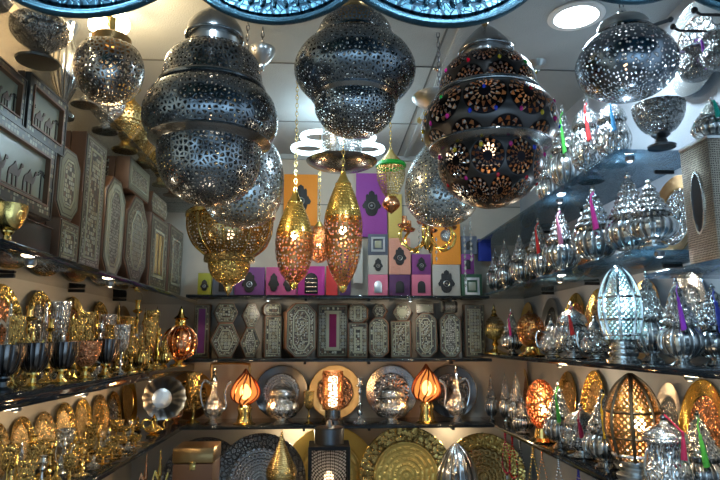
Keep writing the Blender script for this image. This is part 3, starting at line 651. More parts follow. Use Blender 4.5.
for (cx, Y, y0, hw, lab) in ((437, 2.68, 48, 22, 'shallow brass ceiling dish lamp above the pear shaped lantern'), (536, 2.6, 50, 17, 'shallow pierced silver dish lamp right of the gem lantern'), (262, 2.35, 48, 13, 'shallow silver dish lamp right of the big left lantern'), (335, 2.1, 5, 11, 'small white silver dish lamp left of the centre lantern top'), (214, 2.25, 3, 13, 'small silver dish lamp above the big left lantern')):
    lantern('dish_lamp', lab, cx, Y, [('dish', [(hw*.2, y0-2), (hw*.9, y0), (hw, y0+2), (hw*.9, y0+7), (hw*.5, y0+14), (hw*.22, y0+17)], 'silver_dull' if hw < 20 else 'brass_scale', 2), ('socket', [(hw*.22, y0+16), (hw*.2, y0+21), (0, y0+24)], 'silver', 1)], 'dish lamps under the ceiling')
# bulbs inside the lanterns
def bulb(root, cx, py, Y, mat, col, e, rad=.012, nm='bulb'):
    P = at_y(cx, py, Y); b = new(); ball(b, (0, 0, P.z-root.location.z), rad, 12, 1.3); o = obj(nm, b, mat, root)
    if e: light(nm+'_lamp', (root.location.x, root.location.y, P.z), col, e, .015)
WARM = (1, .62, .28)
bulb(r9, 294, 236, 2.8, 'bulb_hot', WARM, 1.4, .016); bulb(r10, 343, 231, 2.55, 'bulb_hot', WARM, 1.4, .016); bulb(r13, 319, 246, 3.56, 'bulb_warm', WARM, 2.6)
bulb(r3, 488, 150, 1.82, 'bulb_dim', (1, .72, .5), 4.5, .02); bulb(r8, 230, 235, 2.95, 'bulb_dim', WARM, 2.4, .02); bulb(r11, 342, 142, 2.85, 'bulb_cool', (.7, .92, 1), 1.0)
bulb(r1, 212, 120, 1.78, 'bulb_dim', (1, .8, .6), .5, .012); bulb(r4, 625, 66, 1.72, 'bulb_dim', (.8, .92, 1), 2.0, .012); bulb(r5, 110, 72, 1.95, 'bulb_dim', WARM, .5, .012)  # the onion lantern's bulb is added to whiten its openings

# hanging trays at the shop front
for cx, yb, rad, Y, lab in ((80, 17, 124, 1.22, 'blue engraved tray hanging at the top left corner'), (273, 24, 104, 1.26, 'blue engraved tray hanging above, left of the middle'),
                            (442, 27, 124, 1.20, 'widest blue engraved tray hanging above, right of the middle'), (627, 4, 96, 1.31, 'blue engraved tray peeping at the top above the onion lantern'), (752, 16, 106, 1.24, 'blue engraved tray hanging at the top right corner')):
    P = at_y(cx, yb, Y); R_ = rad*depth(P)/F; D = 2*R_; r = make(tray, 1); th = math.radians(84); r.rotation_euler = (th, 0, 0); r.scale = (D, D, D)
    P = P+Vector((0, R_*math.cos(th), R_*math.sin(th))); r.location = P
    if P.z+D*.56 > CZ: print('tray too high', lab, P.z+D*.56)
    tag(r, lab, 'tray', 'blue trays hung across the shop front')
    h = empty('ceiling_hook', (P.x, P.y+D*.06, P.z+D*.555)); top = CZ-h.location.z; b = new()
    tube(b, spl([(0, 0, top), (0, 0, top*.4), (.0, 0, .015), (.008, -.012, .0), (.004, -.03, .004)]), .004, 6); obj('hook', b, 'steel', h)
    tag(h, 'steel ceiling hook carrying the '+lab, 'hook', 'tray hooks')
# ------------------------------------------------------------------ inlaid boxes
def octo(w, h, c, cv=None):
    cv = cv or c
    return [(-w/2+c, -h/2), (w/2-c, -h/2), (w/2, -h/2+cv), (w/2, h/2-cv), (w/2-c, h/2), (-w/2+c, h/2), (-w/2, h/2-cv), (-w/2, -h/2+cv)]
def hexa(w, h, c): return [(-w/2+c, -h/2), (w/2-c, -h/2), (w/2, 0), (w/2-c, h/2), (-w/2+c, h/2), (-w/2, 0)]
def rect(w, h): return [(-w/2, -h/2), (w/2, -h/2), (w/2, h/2), (-w/2, h/2)]
def shrink(pts, d, w, h): return [(x*(w-2*d)/w, z*(h-2*d)/h) for x, z in pts]
def inlaid(kind, w, h, dp, c=0, centre='inlay_star', border='inlay_band', side_m='walnut', felt=None, extra=None):
    """inlaid wooden box seen on its lid: lid face towards -y, bottom at z=0"""
    pts = octo(w, h, c, c) if kind == 'oct' else hexa(w, h, c) if kind == 'hex' else rect(w, h)
    up = lambda L: [(x, z+h/2) for x, z in L]
    r = empty('inlaid_box'); m = min(w, h)
    b = new(); prism(b, up(pts), -dp*.62, 0, m*.012); obj('body', b, side_m, r)
    b = new(); prism(b, up(pts), -dp, -dp*.65, m*.02); lid = obj('lid', b, side_m, r)
    q = [shrink(pts, m*f, w, h) for f in (.03, .075, .17, .2, .235)]
    Q = lambda f: up(shrink(pts, m*f, w, h))
    for f0, f1, e, nm, mm in ((.025, .05, .002, 'edge_line', 'ebony'), (.05, .085, .0025, 'edge_inlay', 'pearl_dim'), (.085, .105, .002, 'outer_line', 'ebony'), (.105, .2, .003, 'border_inlay', border), (.2, .22, .002, 'middle_line', 'ebony'), (.22, .265, .0035, 'pearl_inlay', 'pearl'), (.265, .285, .002, 'inner_line', 'ebony')):
        b = new(); ring(b, Q(f0), Q(f1), -dp-e, -dp+.001); obj(nm, b, mm, lid)
    b = new(); prism(b, Q(.285), -dp-.0025, -dp+.001); o = obj('centre_panel', b, felt or centre, lid)
    n = len(pts)
    for i in range(n):                                  # strips of bone let into the sides
        a, d = Vector(pts[i]), Vector(pts[(i+1) % n]); L = (d-a).length
        if L < .03 or i == 0 and kind != 'x': continue
        t = (d-a)/L; nn = Vector((t.y, -t.x)); mid = (a+d)/2 + nn*.0006
        b = new(); box(b, (0, 0, 0), (L*.8, .0015, dp*.3))
        M = Matrix(((t.x, nn.x, 0, mid.x), (0, 0, 1, -dp*.32), (t.y, nn.y, 0, mid.y+h/2), (0, 0, 0, 1)))
        bmesh.ops.transform(b, matrix=M, verts=b.verts); obj('side_inlay', b, 'inlay_fine', r)
    if extra: extra(r, w, h, dp, lid)
    return r
GB = 'inlaid boxes standing on the back wall'
# x0, x1, ytop, ybot in the photo; kind; corner cut; depth; distance of the back; centre
BX = [
 (189, 206, 303, 357, 'rect', 0, .07, 3.93, 'inlay_star', 'canvas_violet', 'narrow upright inlaid box with a purple centre at the far left'),
 (203, 236, 322, 357.5, 'hex', .28, .15, 3.92, 'inlay_star', None, 'large hexagonal inlaid box with a starry top at the left, bottom of its stack'),
 (207, 234, 301, 322, 'hex', .25, .13, 3.92, 'inlay_pearl', None, 'small hexagonal inlaid box on the large starry hexagonal one'),
 (234, 257, 327, 357.5, 'hex', .3, .13, 3.92, 'inlay_grey', None, 'grey hexagonal inlaid box under a smaller hexagonal one, second stack from left'),
 (237, 257, 301, 327, 'hex', .3, .11, 3.92, 'inlay_star', None, 'small hexagonal inlaid box with ringed centre, top of the second stack'),
 (260, 279, 315, 357.5, 'rect', 0, .13, 3.93, 'inlay_star', None, 'upright rectangular inlaid box left of the tallest octagonal box'),
 (259, 279, 298, 315, 'oct', .25, .12, 3.93, 'inlay_pearl', None, 'small octagonal inlaid box on the upright one left of the tallest'),
 (281, 315, 298, 357.5, 'oct', .3, .16, 3.93, 'inlay_fine', None, 'tallest octagonal inlaid box with a fine speckled lid'),
 (317, 349, 297, 357.5, 'rect', 0, .06, 3.95, 'magenta_felt', 'magenta_felt', 'rectangular inlaid frame with an upright magenta slot in the middle'),
 (349, 369, 322, 357.5, 'rect', 0, .12, 3.93, 'inlay_pearl', None, 'upright inlaid box just right of the magenta frame'),
 (350, 371, 301, 322, 'oct', .25, .11, 3.93, 'inlay_star', None, 'small octagonal inlaid box on top just right of the magenta frame'),
 (371, 393, 317, 357.5, 'oct', .28, .12, 3.93, 'inlay_star', None, 'octagonal inlaid box with a honeycomb lid, right half of the row'),
 (374, 391, 299, 317, 'hex', .3, .11, 3.93, 'inlay_grey', None, 'dark little hexagonal inlaid box on the honeycomb octagonal one'),
 (394, 416, 320, 357.5, 'rect', 0, .13, 3.93, 'inlay_fine', None, 'square shouldered inlaid box under the plain hexagonal topped one'),
 (396, 417, 299, 320, 'hex', .28, .12, 3.93, 'pearl', None, 'hexagonal inlaid box with a plain pale centre'),
 (419, 443, 312, 357.5, 'oct', .3, .13, 3.93, 'inlay_fine', None, 'octagonal inlaid box with green leafy lid, under a small square one'),
 (420, 439, 298, 312, 'rect', 0, .11, 3.93, 'pearl_dim', None, 'small square inlaid box with notched dark border on the leafy octagonal one'),
 (445, 468, 312, 357.5, 'oct', .3, .13, 3.93, 'inlay_grey', None, 'octagonal inlaid box with dotted grey lid, last octagon at right'),
 (468, 489, 302, 357.5, 'rect', 0, .07, 3.96, 'inlay_star', None, 'wide rectangular inlaid box with ringed pattern at the far right'),
]
tops = []
for i, (x0, x1, yt, yb, kd, c, dp, Yb, cen, felt, lab) in enumerate(BX):
    Yf = Yb-dp; A = at_y(x0, (yt+yb)/2, Yf); B_ = at_y(x1, (yt+yb)/2, Yf); w = B_.x-A.x-.004
    z1 = min(at_y((x0+x1)/2, yt, Yf).z, ZB['upper']-.036); z0 = ZB['mid'] if yb > 350 else None
    if z0 is None: z0 = [t for t in tops if t[0]-.02 < (A.x+B_.x)/2 < t[1]+.02][-1][2]
    h = z1-z0-.002; rot = 0
    if kd != 'rect' or 'left of the tallest' in lab or 'square shouldered' in lab or 'notched' in lab: rot = math.radians(13 if x1 < 316 else -12); dp *= .85; w = w*.955
    m = min(w, h)
    ex = None
    if 'magenta' in lab:
        def ex(r, w, h, dp, lid):
            b = new(); ring(b, [(x, z+h/2) for x, z in rect(w*.44, h*.7)], [(x, z+h/2) for x, z in rect(w*.24, h*.62)], -dp-.006, -dp); obj('inner_frame', b, 'pearl', lid)
            for s in (-1, 1):
                b = new(); box(b, (s*w*.335-.0, -dp-.003, h/2), (w*.2, .004, h*.66)); obj('flower_panel', b, 'inlay_star', lid)
    o = inlaid(kd, w, h, dp, m*c, cen, ('inlay_band', 'inlay_fine', 'inlay_pearl')[i % 3], 'walnut_red', felt, ex)
    cs, sn = math.cos(rot), math.sin(rot); cx = [(x*cs-y*sn, x*sn+y*cs) for x in (-w/2, w/2) for y in (0, -dp)]
    o.rotation_euler = (0, 0, rot); o.location = ((A.x+B_.x)/2-(min(q[0] for q in cx)+max(q[0] for q in cx))/2, BW-.03-max(q[1] for q in cx), z0+.001); tag(o, lab, 'box', GB)
    tops.append((A.x, B_.x, z0+.001+h))
P = at_y(450, 305, 3.85); r = empty('inlaid_casket', (P.x, 3.88, tops[-2][2]+.001)); L = .10
b = new(); lathe(b, [(0, -L/2), (.036, -L/2), (.036, L/2), (0, L/2)], 24, M=Matrix.Rotation(PI/2, 4, 'Y')); bmesh.ops.translate(b, vec=(0, 0, .037), verts=b.verts); obj('barrel', b, 'inlay_grey', r)
for s in (-1, 1):
    b = new(); lathe(b, [(.0375, -.007), (.0395, -.004), (.0395, .004), (.0375, .007)], 24, M=Matrix.Translation((s*.04, 0, .037)) @ Matrix.Rotation(PI/2, 4, 'Y')); obj('band', b, 'ebony', r)
tag(r, 'little barrel shaped inlaid casket on the last octagonal box', 'box', None)

# ------------------------------------------------------------------ pictures with hands above the back shelf
HAM = [(0, -.5), (.16, -.48), (.28, -.38), (.34, -.2), (.44, -.2), (.5, -.1), (.45, -.03), (.4, .0), (.36, .1), (.32, .06), (.3, .1), (.3, .3), (.25, .37), (.18, .34), (.165, .26), (.15, .4), (.13, .45), (.06, .46), (.04, .5), (0, .5)]
def hamsa(root, w, h, zc, y, mat='pewter'):
    pts = [(x*w, z*h+zc) for x, z in HAM]; pts += [(-x, z) for x, z in pts[-2:0:-1]]
    b = new(); prism(b, pts, y-.008, y+.001, .0015); o = obj('hand_ornament', b, mat, root)
    b = new(); tube(b, [(w*.17*math.cos(2*PI*i/16), y-.009, zc-h*.1+w*.17*math.sin(2*PI*i/16)) for i in range(16)], w*.03, 6, True); ball(b, (0, y-.009, zc-h*.1), w*.07, 8); obj('eye', b, 'silver_dull', o)
def arch(root, w, h, zc, y, mat='pewter', stripes=0):
    pts = [(-w/2, zc-h/2), (w/2, zc-h/2), (w/2, zc+h*.15)] + [(w/2*math.cos(a), zc+h*.15+h*.35*math.sin(a)) for a in (PI*.17, PI*.33, PI*.5, PI*.67, PI*.83)] + [(-w/2, zc+h*.15)]
    b = new(); prism(b, pts, y-.008, y+.001, .0015); o = obj('arch_ornament', b, mat, root)
    for i in range(stripes):
        b = new(); box(b, (0, y-.009, zc-h*.38+i*h*.2), (w*.8, .003, h*.04)); obj('stripe', b, 'silver', o)
def square_orn(root, w, h, zc, y, mat):
    b = new(); ring(b, [(x, z+zc) for x, z in rect(w, h)], [(x, z+zc) for x, z in rect(w*.72, h*.72)], y-.012, y); obj('raised_frame', b, mat, root)
    b = new(); box(b, (0, y-.004, zc), (w*.5, .008, h*.5), .003); obj('inner_square', b, 'pearl', root)
PIC = [(284, 318, 174, 222, 'orange', 'ham', 'orange picture with dark hand glowing in warm light behind the left teardrop'), (356, 387, 173, 233, 'purple', 'ham', 'tall purple picture with a dark hand beside the gold teardrop'),
 (388, 402, 194, 236, 'yellow', None, 'plain pale yellow panel right of the tall purple picture'),
 (198, 212, 273, 295.5, 'lime', 'ham', 'yellow green picture with a dark hand at the left end'), (213, 234, 272, 295.5, 'slate', 'arch', 'slate blue picture under the brass basket lantern'),
 (235, 265, 267, 295.5, 'dimpurple', 'ham', 'purple picture with a black hand right of the brass basket lantern'), (266, 297, 267, 295.5, 'hotpink', 'ham', 'pink picture with two black hands left of the striped one'),
 (298, 325, 266, 295.5, 'magenta', 'stripe', 'magenta picture with a striped dark dome'), (326, 338, 266, 295.5, 'red', None, 'narrow red panel left of the central teardrop tip'), (340, 351, 250, 295.5, 'plum', 'arch', 'dark plum upright panel behind the central teardrop tip'),
 (353, 363, 240, 281, 'white', None, 'narrow white panel right of the central teardrop'),
 (368, 388, 274.5, 295.5, 'pink', 'arch', 'pink picture with a grey arch, bottom of the left column'), (368, 388, 255, 274, 'white', 'ham', 'white picture with a small dark hand in the left column'), (368, 388, 234, 254.5, 'slate', 'sq', 'silver framed square tile, top of the left column'),
 (389, 410.5, 274.5, 295.5, 'plum', 'arch', 'dark plum picture under the tall salmon one'), (388.5, 410.5, 238, 274, 'salmon', 'ham', 'tall salmon picture with a black hand'),
 (411.5, 431, 274.5, 295.5, 'pink', 'arch', 'pink picture with a dark gate shaped ornament, left of the white hand picture'), (411.5, 431, 254, 274, 'violet', 'ham', 'violet picture above the pink gate picture'),
 (432, 460, 264.5, 295.5, 'white', 'ham', 'largest white picture with a big black hand'), (432, 460, 218, 264, 'orange', 'disc', 'orange picture with a green medallion above the white hand picture'),
 (461, 482, 274, 295.5, 'green', 'sq', 'dark green picture with small silver square at the right end'), (461, 474, 254, 273.5, 'violet', 'arch', 'small plum red picture right of the orange one'),
 (478, 491, 239, 257, 'blue', None, 'small bright blue panel at the right end'), (461, 477, 236, 253.5, 'slate', 'arch', 'slate panel left of the bright blue one')]
ptops = []
for (x0, x1, yt, yb, col, orn, lab) in PIC:
    Yb = BW-.001 if yb < 240 else 4.0
    Yf = Yb-.03; A = at_y(x0, yt, Yf); B_ = at_y(x1, yt, Yf); xc = (A.x+B_.x)/2; z1 = A.z
    if yb > 295: z0 = ZB['upper']+.001
    elif yb < 240: z0 = at_y(xc, yb, Yf).z
    else:
        c_ = [t[2] for t in ptops if t[0] < xc < t[1]]; z0 = (max(c_)+.001) if c_ else at_y(xc, yb, Yf).z
    w, h = B_.x-A.x-.003, z1-z0
    r = empty('hand_picture' if orn == 'ham' else 'canvas_picture', (xc, Yb, z0)); (ptops.append((A.x+.012, B_.x-.012, z1)) if yb > 240 else None)
    b = new(); box(b, (0, -.015, h/2), (w, .03, h), .002); obj('canvas', b, 'canvas_'+col, r)
    if orn == 'ham':
        if 'two' in lab:
            for s in (-1, 1):
                q = empty('x'); bpy.data.objects.remove(q)
                pts = [(x*w*.36+s*w*.24, z*h*.6+h*.5) for x, z in HAM] ; pts += [(2*s*w*.24-x, z) for x, z in pts[-2:0:-1]]
                b = new(); prism(b, pts, -.038, -.029, .0015); obj('hand_ornament', b, 'hand_black', r)
        else:
            k = min(w*.62, h*.5); hamsa(r, k, k*1.35, h*(.5 if h < .25 else .52), -.03, 'hand_black')
    elif orn == 'arch': arch(r, w*.4, h*.5, h*.48, -.03, 'hand_black' if col != 'pink' or 'gate' in lab else 'silver_dull')
    elif orn == 'stripe': arch(r, w*.5, h*.66, h*.46, -.03, 'black_iron', 4)
    elif orn == 'sq': square_orn(r, w*.7, h*.7, h*.5, -.03, 'silver_dull')
    elif orn == 'disc':
        b = new(); lathe(b, [(0, .01), (.02, .012), (.03, .004), (.042, .01), (.046, 0)], 28, M=Matrix.Translation((0, -.03, h*.62)) @ Matrix.Rotation(PI/2, 4, 'X')); obj('medallion', b, 'silver_dots', r)
    tag(r, lab, 'picture', 'pictures above the back shelf')
# upper wall panel joint
b = new(); box(b, ((LW+RW)/2, BW-.002, at_y(340, 205, BW).z), (RW-LW, .004, .005)); struct('trim_7', b, 'seam')

# ------------------------------------------------------------------ brass arms with crystals
Y = 3.35; P = at_y(428, 250, Y); k = depth(P)/F; r = empty('crystal_chandelier', (P.x, Y, P.z))
b = new(); lathe(b, [(0, 0), (.02, .01), (.035, .04), (.02, .07), (.012, .12), (.03, .15), (.012, .18), (.008, .3), (.006, CZ-P.z-.02), (.05, CZ-P.z-.015), (.05, CZ-P.z)], 18); obj('stem', b, 'brass', r)
for i in range(6):
    a = 2*PI*i/6+.2; d = Vector((math.cos(a), math.sin(a), 0)); b = new()
    tube(b, spl([d*.02+Vector((0, 0, .06)), d*.08+Vector((0, 0, .0)), d*.15+Vector((0, 0, .03)), d*.17+Vector((0, 0, .09)), d*.14+Vector((0, 0, .12))]), .008, 8); arm = obj('arm', b, 'gold', r)
    b = new(); lathe(b, [(.005, .12), (.03, .125), (.04, .14), (.034, .145), (.015, .15), (.014, .19), (0, .19)], 14, M=Matrix.Translation(d*.14)); obj('cup', b, 'copper', arm)
for (px, y0, y1) in ((419, 222, 252), (436, 236, 262), (448, 224, 250), (464, 226, 288), (470, 215, 262)):
    A = at_y(px, y0, Y-.02)-P-Vector((0, 0, 0)); B_ = at_y(px, y1, Y-.02)-P; A = Vector((A.x, -.02, A.z)); b = new(); n = max(3, int((A.z-B_.z)/.03))
    for j in range(n):
        zc = A.z+(B_.z-A.z)*(j+.5)/n; lathe(b, [(0, -.014), (.007, -.004), (.006, .006), (0, .013)], 6, M=Matrix.Translation((A.x, A.y, zc)))
    tube(b, [A, (A.x, A.y, B_.z)], .0012, 5); obj('crystal_drop', b, 'crystal', r)
tag(r, 'brass chandelier arms with hanging crystal drops before the orange picture', 'chandelier')

# ------------------------------------------------------------------ dishes on the back wall
GP = 'round dishes leaning on the back wall'
for args, px, yt, zs, lab, lean in ((('pewter', 'silver_dots'), 282, 360, ZB['mid'], 'dark rimmed silver dish with a zigzag centre behind a silver pot', 9),):
    pass
def bplate(args, px, yt, zs, lab, oval=1.0, lean=9, cap=.352):
    z1 = at_y(px, yt, BW-.06).z; dia = min(cap, (z1-zs)/math.cos(math.radians(lean))); return lean_plate(args, 'back', px, dia, zs, lab, GP, lean, oval)
zl = ZB['low']
bplate(('pewter', 'silver_dots'), 281, 361, zl+.0, 'dark rimmed silver dish behind the silver pot, left of the glowing cylinder')
bplate(('bronze', 'copper_chased'), 335, 361, zl, 'bright brass dish behind the glowing cylinder lamp')
bplate(('dark_silver', 'silver_chased'), 392, 361, zl, 'grey silver dish right of the glowing cylinder lamp')
bplate(('pewter', 'dark_chased'), 452, 361, zl, 'dark dish at the right end of the flame lamp shelf')
bplate(('bronze', 'brass_chased'), 190, 372, zl, 'bronze dish at the left end of the flame lamp shelf')
b = None
shelf('lowest back shelf carrying the big gold trays', ((LF+RF)/2, (BF+BW)/2, .38), (RF-LF-.008, BW-BF-.004, .018), 'shelf_dark', [(x, BF+.02, 0, 1) for x in (-.12, .78)], GS)
def big(args, px, yt, w, lab, Y):
    z1 = min(at_y(px, yt, Y).z, ZB['low']-.034); dia = w*depth(at_y(px, 450, Y))/F; th = math.radians(80); zs = .3815; dia = (z1-zs)/math.sin(th)/1.012
    r = make(plate, *args); r.rotation_euler = (th, 0, 0); r.scale = (dia, dia, dia); r.location = (at_y(px, 455, Y).x, Y-dia*math.cos(th), zs); tag(r, lab, 'tray', 'big trays on the bottom back shelf'); return r
big(('dark_fine', 'dark_chased'), 207, 436, 74, 'dull silver tray at the bottom left behind the brown box', 4.04)
big(('dark_fine', 'silver_scale'), 262, 432, 82, 'large silver tray with scaly centre at the bottom, left of the black lantern', 3.97)
big(('gold_satin', 'gold_rings'), 330, 425, 82, 'gold tray behind the black box lantern', 4.03)
big(('brass_chased', 'gold_rings'), 405, 423, 90, 'widest gold tray at the bottom, right of the black lantern', 3.96)
big(('gold_chased', 'brass_scale'), 481, 432, 80, 'dull gold tray at the bottom right behind the striped silver dome', 4.03)

# ------------------------------------------------------------------ lamps and pots on the flame lamp shelf
def flame_lamp(px, ytop, ybulb, w, label):
    Y = 3.80; Q = at_y(px, ytop, Y); zs = ZB['low']; k = depth(Q)/F; H = Q.z-zs; r = empty('flame_lamp', (Q.x, Y, zs))
    hb = H*.36; R = w*k/2
    b = new(); lathe(b, [(0, 0), (R*.72, 0), (R*.74, .006), (R*.55, .014), (R*.42, hb*.5), (R*.5, hb*.8), (R*.36, hb)], 26); obj('base', b, 'brass', r)
    prof = [tuple(q) for q in spl([(R*.3, hb), (R*.8, hb+(H-hb)*.14), (R*.96, hb+(H-hb)*.34), (R*.72, hb+(H-hb)*.6), (R*.25, hb+(H-hb)*.85), (0, H)], 4)]
    b = new(); lathe(b, [(q*.93, z) for q, z in prof], 28); obj('glass_shade', b, 'amber_glass', r)
    for i in range(11):
        b = new(); pts = []
        for j, (q, z) in enumerate(prof):
            a = 2*PI*i/11+1.5*(z-hb)/(H-hb)+.22*math.sin(7*(z-hb)/(H-hb)); pts.append((q*math.cos(a), q*math.sin(a), z))
        tube(b, pts, .0055, 6); obj('wire', b, 'wire_red', r)
    b = new(); ball(b, (0, -R*.2, hb+(H-hb)*.36), R*.34, 12, 1.5); obj('bulb', b, 'bulb_flame', r)
    light('flame_lamp_light', (Q.x, Y-R*1.25, zs+hb+(H-hb)*.4), (1, .55, .22), 3.5, .03)
    tag(r, label, 'lamp', 'flame shaped lamps')
flame_lamp(246, 369, 387, 30, 'flame shaped lamp glowing orange, left of the dark rimmed dish'); flame_lamp(426, 364, 383, 30, 'flame shaped lamp glowing orange at the right, beside the silver pot')
Y = 3.78; Q = at_y(333, 371, Y); k = depth(Q)/F; H = Q.z-zl; r = empty('cylinder_lamp', (Q.x, Y, zl))
b = new(); lathe(b, [(0, 0), (11*k, 0), (11*k, 4*k), (8*k, 6*k), (8*k, 14*k), (10*k, 15*k)], 26); obj('base', b, 'dark_silver', r)
b = new(); lathe(b, [(10.5*k, 14*k), (10.5*k, H-2*k), (10*k, H), (9*k, H)], 32); obj('shade', b, 'pierce_gold', r)
b = new(); lathe(b, [(0, 16*k), (4.5*k, 17*k), (4.5*k, H-6*k), (0, H-4*k)], 16); obj('tube_bulb', b, 'bulb_tube', r)
light('cylinder_lamp_light', (Q.x, Y-.001, zl+H*.6), (1, .76, .5), .45, .02); tag(r, 'white hot pierced cylinder lamp before the brass dish', 'lamp')
GQ = 'pots and jugs on the flame lamp shelf'
for kd, ar, px, yt, w, Yy, lab, rz in ((dome_pot, ('silver',), 283, 377, 33, 3.79, 'round silver lidded pot before the dark rimmed dish', 1.2), (dome_pot, ('silver',), 391, 379, 34, 3.79, 'round silver lidded pot before the grey dish', 1.2),
    (ewer, ('silver',), 215, 366, 26, 3.82, 'tall silver ewer left of the left flame lamp', 0), (ewer, ('silver',), 456, 364, 26, 3.80, 'tall silver ewer right of the right flame lamp', PI), (goblet, ('brass',), 309, 392, 11, 3.80, 'small brass goblet between the dark dish and the cylinder lamp', 0),
    (candlestick, ('silver',), 360, 378, 14, 3.80, 'thin silver candlestick right of the cylinder lamp', 0), (goblet, ('brass',), 195, 374, 16, 3.86, 'gold goblet at the left end of the flame lamp shelf', 0)):
    o = onback(kd, ar, px, yt, w, Yy, zl, lab, 'vessel', GQ, rz)
b = new(); P0 = at_y(212, 361, 3.9); P1 = at_y(250, 361, 3.9); zu = ZB['mid']-.022
o = obj('towel_rail', (lambda b: (tube(b, spl([(P0.x, 3.9, zu-.1), (P0.x, 3.9, zu-.035), (P0.x+.02, 3.9, zu-.012), (P1.x-.02, 3.9, zu-.012), (P1.x, 3.9, zu-.035), (P1.x, 3.9, zu-.1)], 5), .008, 8), b)[1])(b), 'bronze'); tag(o, 'bent bronze rail under the shelf above the left flame lamp', 'rail')

# bottom: black box lantern, dome, cone, brown box
Y = 3.62; zb = .55+.0; A = at_y(308, 448, Y); B_ = at_y(350, 448, Y); w = B_.x-A.x; ht = A.z-.62; zc = .62
shelf('low stand under the black box lantern', ((A.x+B_.x)/2-.0, 3.55, .62), (1.5, .26, .02), 'shelf_dark', [], GS)
r = empty('box_lantern', ((A.x+B_.x)/2, 3.55, zc+.001)); H = at_y(329, 448, 3.55-w/2).z-zc; w *= 3.45/3.62
for sx in (-1, 1):
    for sy in (-1, 1):
        b = new(); box(b, (sx*(w/2-.008), sy*(w/2-.008), H/2), (.016, .016, H), .002); obj('post', b, 'black_iron', r)
for z in (.008, H-.008):
    b = new(); P4 = rect(w-.002, w-.002)
    ring(b, P4, rect(w-.034, w-.034), -.008, .008); bmesh.ops.rotate(b, cent=(0, 0, 0), matrix=Matrix.Rotation(PI/2, 3, 'X'), verts=b.verts); bmesh.ops.translate(b, vec=(0, 0, z), verts=b.verts); obj('rail', b, 'black_iron', r)
# fretted panels: rings of round openings
n = N('pierce_panel'); o3 = n.sep(n.uv()); x, y = o3[0], n.math('SUBTRACT', o3[1], H*.36); rr = n.math('SQRT', n.math('ADD', n.math('MULTIPLY', x, x), n.math('MULTIPLY', y, y)))
rg = n.math('MULTIPLY', rr, 62.0); ang = n.math('MULTIPLY', n.math('ARCTAN2', y, x), n.math('ADD', n.math('MULTIPLY', n.math('FLOOR', rg), 4.0), 4.0))
f1 = n.math('SUBTRACT', n.math('FRACT', rg), .5); f2 = n.math('MULTIPLY', n.math('SINE', ang), .5)
hole = n.math('LESS_THAN', n.math('ADD', n.math('ABSOLUTE', f1), n.math('ABSOLUTE', n.math('SUBTRACT', f2, .05))), .60)
tr = n.n('ShaderNodeBsdfTransparent'); mx = n.n('ShaderNodeMixShader'); n.l(hole, mx.inputs[0]); n.l(n.bsdf((.03, .026, .02), .8, .4), mx.inputs[1]); n.l(tr.outputs[0], mx.inputs[2]); MT['pierce_panel'] = n.done(mx.outputs[0])
for i in range(4):
    b = new(); box(b, (0, -w/2+.004, H/2), (w-.03, .002, H-.03)); o = obj('pierced_panel', b, 'pierce_panel', r); o.rotation_euler = (0, 0, i*PI/2)
b = new(); lathe(b, [(0, H+.004), (w*.36, H+.004), (w*.37, H+.09), (w*.33, H+.095), (.02, H+.1), (.012, H+.13), (0, H+.135)], 28); obj('cap', b, 'steel', r)
b = new(); box(b, (0, 0, H+.001), (w-.004, w-.004, .004)); obj('top_plate', b, 'black_iron', r)
b = new(); ball(b, (0, 0, H*.42), .028, 14, 1.2); obj('bulb', b, 'bulb_dim', r); light('box_lantern_light', (r.location.x, 3.55, zc+H*.42), (1, .8, .55), 22, .025)
b = new(); box(b, (0, w/2-.012, H/2), (w-.03, .003, H-.03)); obj('back_reflector', b, 'white_plastic', r)  # white reflector added to spread the bulb's light behind the openings
tag(r, 'black box lantern with fretted pearl lit panels at the bottom centre', 'lantern')
Y = 3.5; Q = at_y(456, 441, Y); r = empty('ribbed_dome', (Q.x, Y, .641)); k = depth(Q)/F; H = Q.z-.641
b = new(); lathe(b, [(0, 0), (.07, 0), (.07, .01), (.03, .03), (.03, H-.2)], 20); obj('base', b, 'dark_silver', r)
b = new(); lathe(b, [(20*k, H-.21)]+[tuple(q) for q in spl([(20*k, H-.205), (18*k, H-.14), (12*k, H-.07), (5*k, H-.025), (1*k, H-.008), (0, H)], 3)], 40, 10, .05); obj('dome', b, 'silver_flute', r); tag(r, 'striped silver dome lamp before the dull gold tray at bottom right', 'lamp')
Y = 3.5; Q = at_y(282, 430, Y); r = empty('brass_cone_finial', (Q.x, Y, .641)); H = Q.z-.641
b = new(); lathe(b, [(0, 0), (.1, 0), (.1, .012), (.06, .03), (.07, .1)], 24); obj('base', b, 'bronze', r)
b = new(); lathe(b, [tuple(q) for q in spl([(.075, .1), (.085, H*.42), (.05, H*.62), (.018, H*.82), (.006, H*.96), (0, H)], 3)], 24); obj('cone', b, 'brass_scale', r); tag(r, 'slender bronze cone rising before the scaly silver tray', 'ornament')
shelf('low bottom stand at the left under the brown box', (-.76, 3.2, .55), (.62, .5, .02), 'shelf_dark', [], GS)
A = at_y(173, 448, 3.2); B_ = at_y(213, 448, 3.2); r = empty('brown_box', ((A.x+B_.x)/2, 3.32, .571)); w = B_.x-A.x; h = A.z-.571
b = new(); box(b, (0, 0, h*.4), (w, .22, h*.8), .004); obj('body', b, 'walnut', r)
b = new(); box(b, (0, 0, h*.9), (w+.006, .226, h*.18), .004); obj('lid', b, 'bronze', r)
b = new(); box(b, (0, -.115, h*.78), (.03, .006, .04), .002); obj('clasp', b, 'brass', r); tag(r, 'plain brown wooden box at the bottom left before the dull silver tray', 'box')

